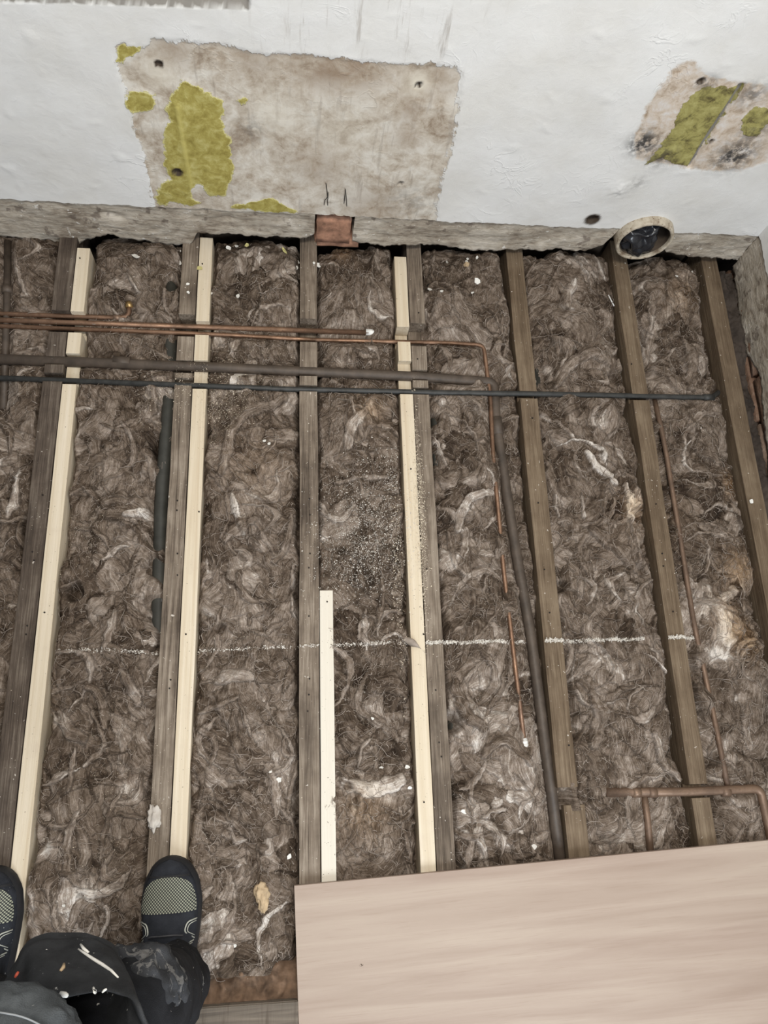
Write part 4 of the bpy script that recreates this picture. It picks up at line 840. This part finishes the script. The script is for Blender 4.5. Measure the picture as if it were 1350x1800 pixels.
# ------------------------------------------------------------------ person: shoes, trousers, shirt seen from above
def shoe_parts(par, loc, rz, side):
    L = .295
    wprof = [(0, 0), (.02, .018), (.08, .033), (.25, .037), (.45, .039), (.62, .047), (.75, .050), (.87, .044), (.95, .030), (.985, .016), (1, 0)]
    hprof = [(0, .075), (.1, .085), (.3, .10), (.45, .098), (.55, .088), (.68, .072), (.8, .061), (.9, .053), (.96, .045), (1, .030)]
    def ip(p, s): return float(np.interp(s, [q[0] for q in p], [q[1] for q in p]))
    def surf(s, a, off=0.0):
        w = ip(wprof, s)+off; h = ip(hprof, s); c, sn = math.cos(a), math.sin(a)
        x = w*math.copysign(abs(c)**.75, c)+side*.004*math.sin(s*3); z = .022+(h-.022)*abs(sn)**.7
        return Vector((x, s*L, z+off))
    def patch(nm, s0, s1, a0, a1, mat, off, ns=30, na=24, parent=None, shape=None, uv=None):
        V, Fc, UV = [], [], []
        for i in range(ns+1):
            for j in range(na+1):
                s = s0+(s1-s0)*i/ns; f = shape(i/ns) if shape else 1.0; a = (a0+a1)/2+(a1-a0)*(j/na-.5)*f
                p = surf(s, a, off); V.append(p); UV.append((p.x/.0037, p.y/.0037))
        for i in range(ns):
            for j in range(na): q = i*(na+1)+j; Fc.append((q+1, q, q+na+1, q+na+2))
        o = mesh(nm, V, Fc, mat, parent, True)
        l = o.data.uv_layers.new(name='UVMap')
        for lp in o.data.loops: l.data[lp.index].uv = UV[lp.vertex_index]
        return o
    up = patch('shoe', 0.001, .999, 0, math.pi, M['shoe'], 0, 60, 32, par); up.location = loc; up.rotation_euler = (0, 0, rz)
    up['label'] = 'black work shoe with mesh toe'
    patch('toe_mesh', .715, .905, math.radians(22), math.radians(158), M['toe'], .0014, 26, 26, up, lambda t: math.sqrt(max(.0, 1-(max(0, t-.35)/.66)**2))*.98+.02)
    # sole
    V, Fc = [], []; k = 64
    for z, o_ in ((0, .002), (.010, .005), (.024, .0035), (.030, .0)):
        for i in range(k):
            f = i/k; s = .5-.5*math.cos(2*math.pi*f); sg_ = 1 if f < .5 else -1
            w = ip(wprof, s)+o_*(1 if 0 < s < 1 else 0); y = s*L+o_*(-math.cos(2*math.pi*f)); V.append((sg_*w+side*.004*math.sin(s*3), y, z))
    for r_ in range(3):
        for i in range(k): Fc.append((r_*k+i, r_*k+(i+1) % k, (r_+1)*k+(i+1) % k, (r_+1)*k+i))
    Fc.append(tuple(range(k)))
    mesh('sole', V, Fc, M['sole'], up, True)
    def piping(pts, r_=.0012):
        P = [surf(s, math.radians(a), .0018) for s, a in pts]; tube('piping', bend_pts(P, .008, 4), r_, M['piping'], up, 6)
    for m in (1, -1):
        f = (lambda a: a if m > 0 else 180-a)
        piping([(.668, f(16)), (.662, f(52)), (.615, f(58)), (.565, f(16))]); piping([(.656, f(18)), (.650, f(46)), (.615, f(51)), (.58, f(18))], .0008)
        piping([(.555, f(18)), (.545, f(60)), (.515, f(62)), (.36, f(30))]); piping([(.545, f(22)), (.535, f(53)), (.505, f(55)), (.39, f(30))], .0008)
    for k_ in range(4):
        s = .60-.035*k_; P = [surf(s+random.uniform(-.008, .008), math.radians(a), .003) for a in (60, 78, 95, 112, 122)]; tube('lace', P, .0018, M['thread2'], up, 6)
    patch('toe_seam', .905, .915, math.radians(25), math.radians(155), M['sole'], .0012, 2, 20, up)
    return up
pe = empty('person', (-.36, -.33, 0)); O = pe.location.copy()
tag(pe, 'person in black paint-stained work trousers standing on the joists', 'person')
shoe_parts(pe, Vector((-.219, -.459, .003))-O, 0.02, 1)
shoe_parts(pe, Vector((-.522, -.462, .003))-O, 0.04, -1)
def skin(nm, nodes, edges, mat, root=0, disp=.012, scl=.06, sub=2):
    me = bpy.data.meshes.new(nm); me.from_pydata([tuple(Vector(n[0])-O) for n in nodes], edges, []); o = link(nm, me, mat, pe)
    m = o.modifiers.new('skin', 'SKIN'); m.use_smooth_shade = True
    sv = me.skin_vertices[0].data
    for i, n in enumerate(nodes): sv[i].radius = n[1] if isinstance(n[1], tuple) else (n[1], n[1]); sv[i].use_root = i == root
    s = o.modifiers.new('sub', 'SUBSURF'); s.levels = sub+1; s.render_levels = sub+1
    tx = bpy.data.textures.new(nm+'_folds', 'CLOUDS'); tx.noise_scale = scl; tx.noise_depth = 3
    d = o.modifiers.new('folds', 'DISPLACE'); d.texture = tx; d.strength = disp; d.mid_level = .5; d.texture_coords = 'LOCAL'
    return o
nodes = [((-.40, -.42, .90), (.13, .10)),                   # 0 pelvis
    ((-.315, -.37, .72), .085), (G(252, 1752, .50), .060), (G(282, 1752, .34), .060), (G(298, 1736, .20), .064), (G(302, 1722, .105), .062), (G(302, 1712, .062), .055),
    ((-.47, -.40, .70), .085), ((-.470, -.37, .48), .062), ((-.49, -.37, .30), .060), ((-.505, -.365, .12), .060), ((-.507, -.36, .065), .056),
    ((-.40, -.44, 1.0), (.15, .11))]
ed = [(0, 1), (1, 2), (2, 3), (3, 4), (4, 5), (5, 6), (0, 7), (7, 8), (8, 9), (9, 10), (10, 11), (0, 12)]
skin('trousers', nodes, ed, M['trousers'], 0, .022, .05)
def cloth_lump(nm, cen, r, mat, seed, amp=.35, label=None):
    bm = bmesh.new(); bmesh.ops.create_icosphere(bm, subdivisions=5, radius=1)
    for v in bm.verts:
        n = v.co.copy(); q = 1+amp*mnoise.noise(n*1.3+Vector((seed, 0, 0)))-.22*abs(mnoise.noise(n*2.6+Vector((0, seed, 0))))+.05*mnoise.noise(n*7)
        v.co = Vector((n.x*r[0], n.y*r[1], n.z*r[2]))*q
    o = from_bm(nm, bm, mat, pe, True); o.location = cen-O
    if label: o['label'] = label
    return o
cloth_lump('knee_fold', G(248, 1740, .50), (.058, .052, .045), M['dusty'], 3.3, label='dusty paint-smeared knee')
# holster pocket: pouch hanging in front of the thigh, flaring outward, its mouth turned up
def pocket():
    V, Fc = [], []; n = 48; rows = 16
    c_top, c_bot = G(150, 1822, .70), G(108, 1698, .56)
    for layer in (0, 1):
        for j in range(rows+1):
            t = j/rows; cen = c_top.lerp(c_bot, t)
            for i in range(n):
                a = 2*math.pi*i/n; k = 1.0 if layer == 0 else .90
                rx = (.064+.000*t)*k; ry = (.036+.004*t)*k
                if layer == 0 and t > .8: q_ = math.sqrt(max(0, 1-((t-.8)/.2)**2*.6)); rx *= q_; ry *= q_
                sa, ca = math.sin(a), math.cos(a)
                q = Vector((math.copysign(abs(ca)**.8, ca)*rx, sa*ry, .010*math.cos(2*a)*(1-t)))
                q += mnoise.noise_vector(Vector((ca*1.3, sa*1.3, t*2.0+5)))*.010+mnoise.noise_vector(Vector((ca*3.3, sa*3.3, t*4.0+9)))*.003
                V.append(cen+q-O)
    m_ = (rows+1)*n
    for layer in (0, 1):
        for j in range(rows):
            for i in range(n):
                a = layer*m_+j*n+i; b = layer*m_+j*n+(i+1) % n; Fc.append((a, b, b+n, a+n) if layer else (b, a, a+n, b+n))
    for i in range(n): Fc.append((i, (i+1) % n, m_+(i+1) % n, m_+i))
    Fc.append(tuple(rows*n+i for i in range(n)))
    o = mesh('holster_pocket', V, Fc, M['pocket'], pe, True); o.modifiers.new('s', 'SUBSURF').levels = 1; o['label'] = 'dark open tool pocket hanging from the trousers'
    from mathutils.bvhtree import BVHTree
    bv = BVHTree.FromPolygons([v+O for v in V], Fc)
    def hit(px, py):
        d = Vector(_ray(px, py)).normalized(); h = bv.ray_cast(Vector((0, 0, CAM_H)), d); return h[0]
    def mark(nm, pts, r_, mat):
        P = [hit(*q) for q in pts]; P = [p for p in P if p is not None]
        if len(P) < 2: return
        tube(nm, [p-O+Vector((0, 0, .001)) for p in P], [r_*(.35+.65*math.sin(math.pi*(i+.5)/len(P))) for i in range(len(P))], mat, o, 6)
    mark('paint_smear', [(138, 1668), (150, 1676), (165, 1686), (180, 1695), (196, 1706), (208, 1718)], .0019, M['flake'])
    mark('paint_smear', [(142, 1660), (148, 1668), (156, 1674)], .0019, M['flake'])
    mark('paint_spot', [(107, 1706), (112, 1700), (113, 1694)], .0022, M['cream']); mark('paint_spot', [(164, 1736), (167, 1742), (169, 1747)], .002, M['flake'])
    mark('paint_spot', [(27, 1718), (31, 1712), (33, 1708)], .0022, M['redpaint']); mark('paint_spot', [(107, 1745), (114, 1748), (119, 1750)], .0028, M['flake']); mark('paint_spot', [(180, 1744), (184, 1740), (188, 1738)], .0014, M['flake'])
pocket()
cloth_lump('shirt', G(0, 1878, .86), (.068, .060, .05), M['shirt'], 8.1, .10, label='grey shirt hem')
P = [G(-10, 1778, .905), G(40, 1786, .905), G(80, 1806, .90), G(110, 1830, .89)]
tube('stitch_line', [q-O for q in bend_pts(P, .02)], .0007, M['thread'], pe, 5)
skin('torso', [((-.36, -.40, .92), (.12, .09)), ((-.40, -.46, 1.15), (.15, .11)), ((-.40, -.50, 1.35), (.17, .10))], [(0, 1), (1, 2)], M['shirt'], 0, .006, .08)
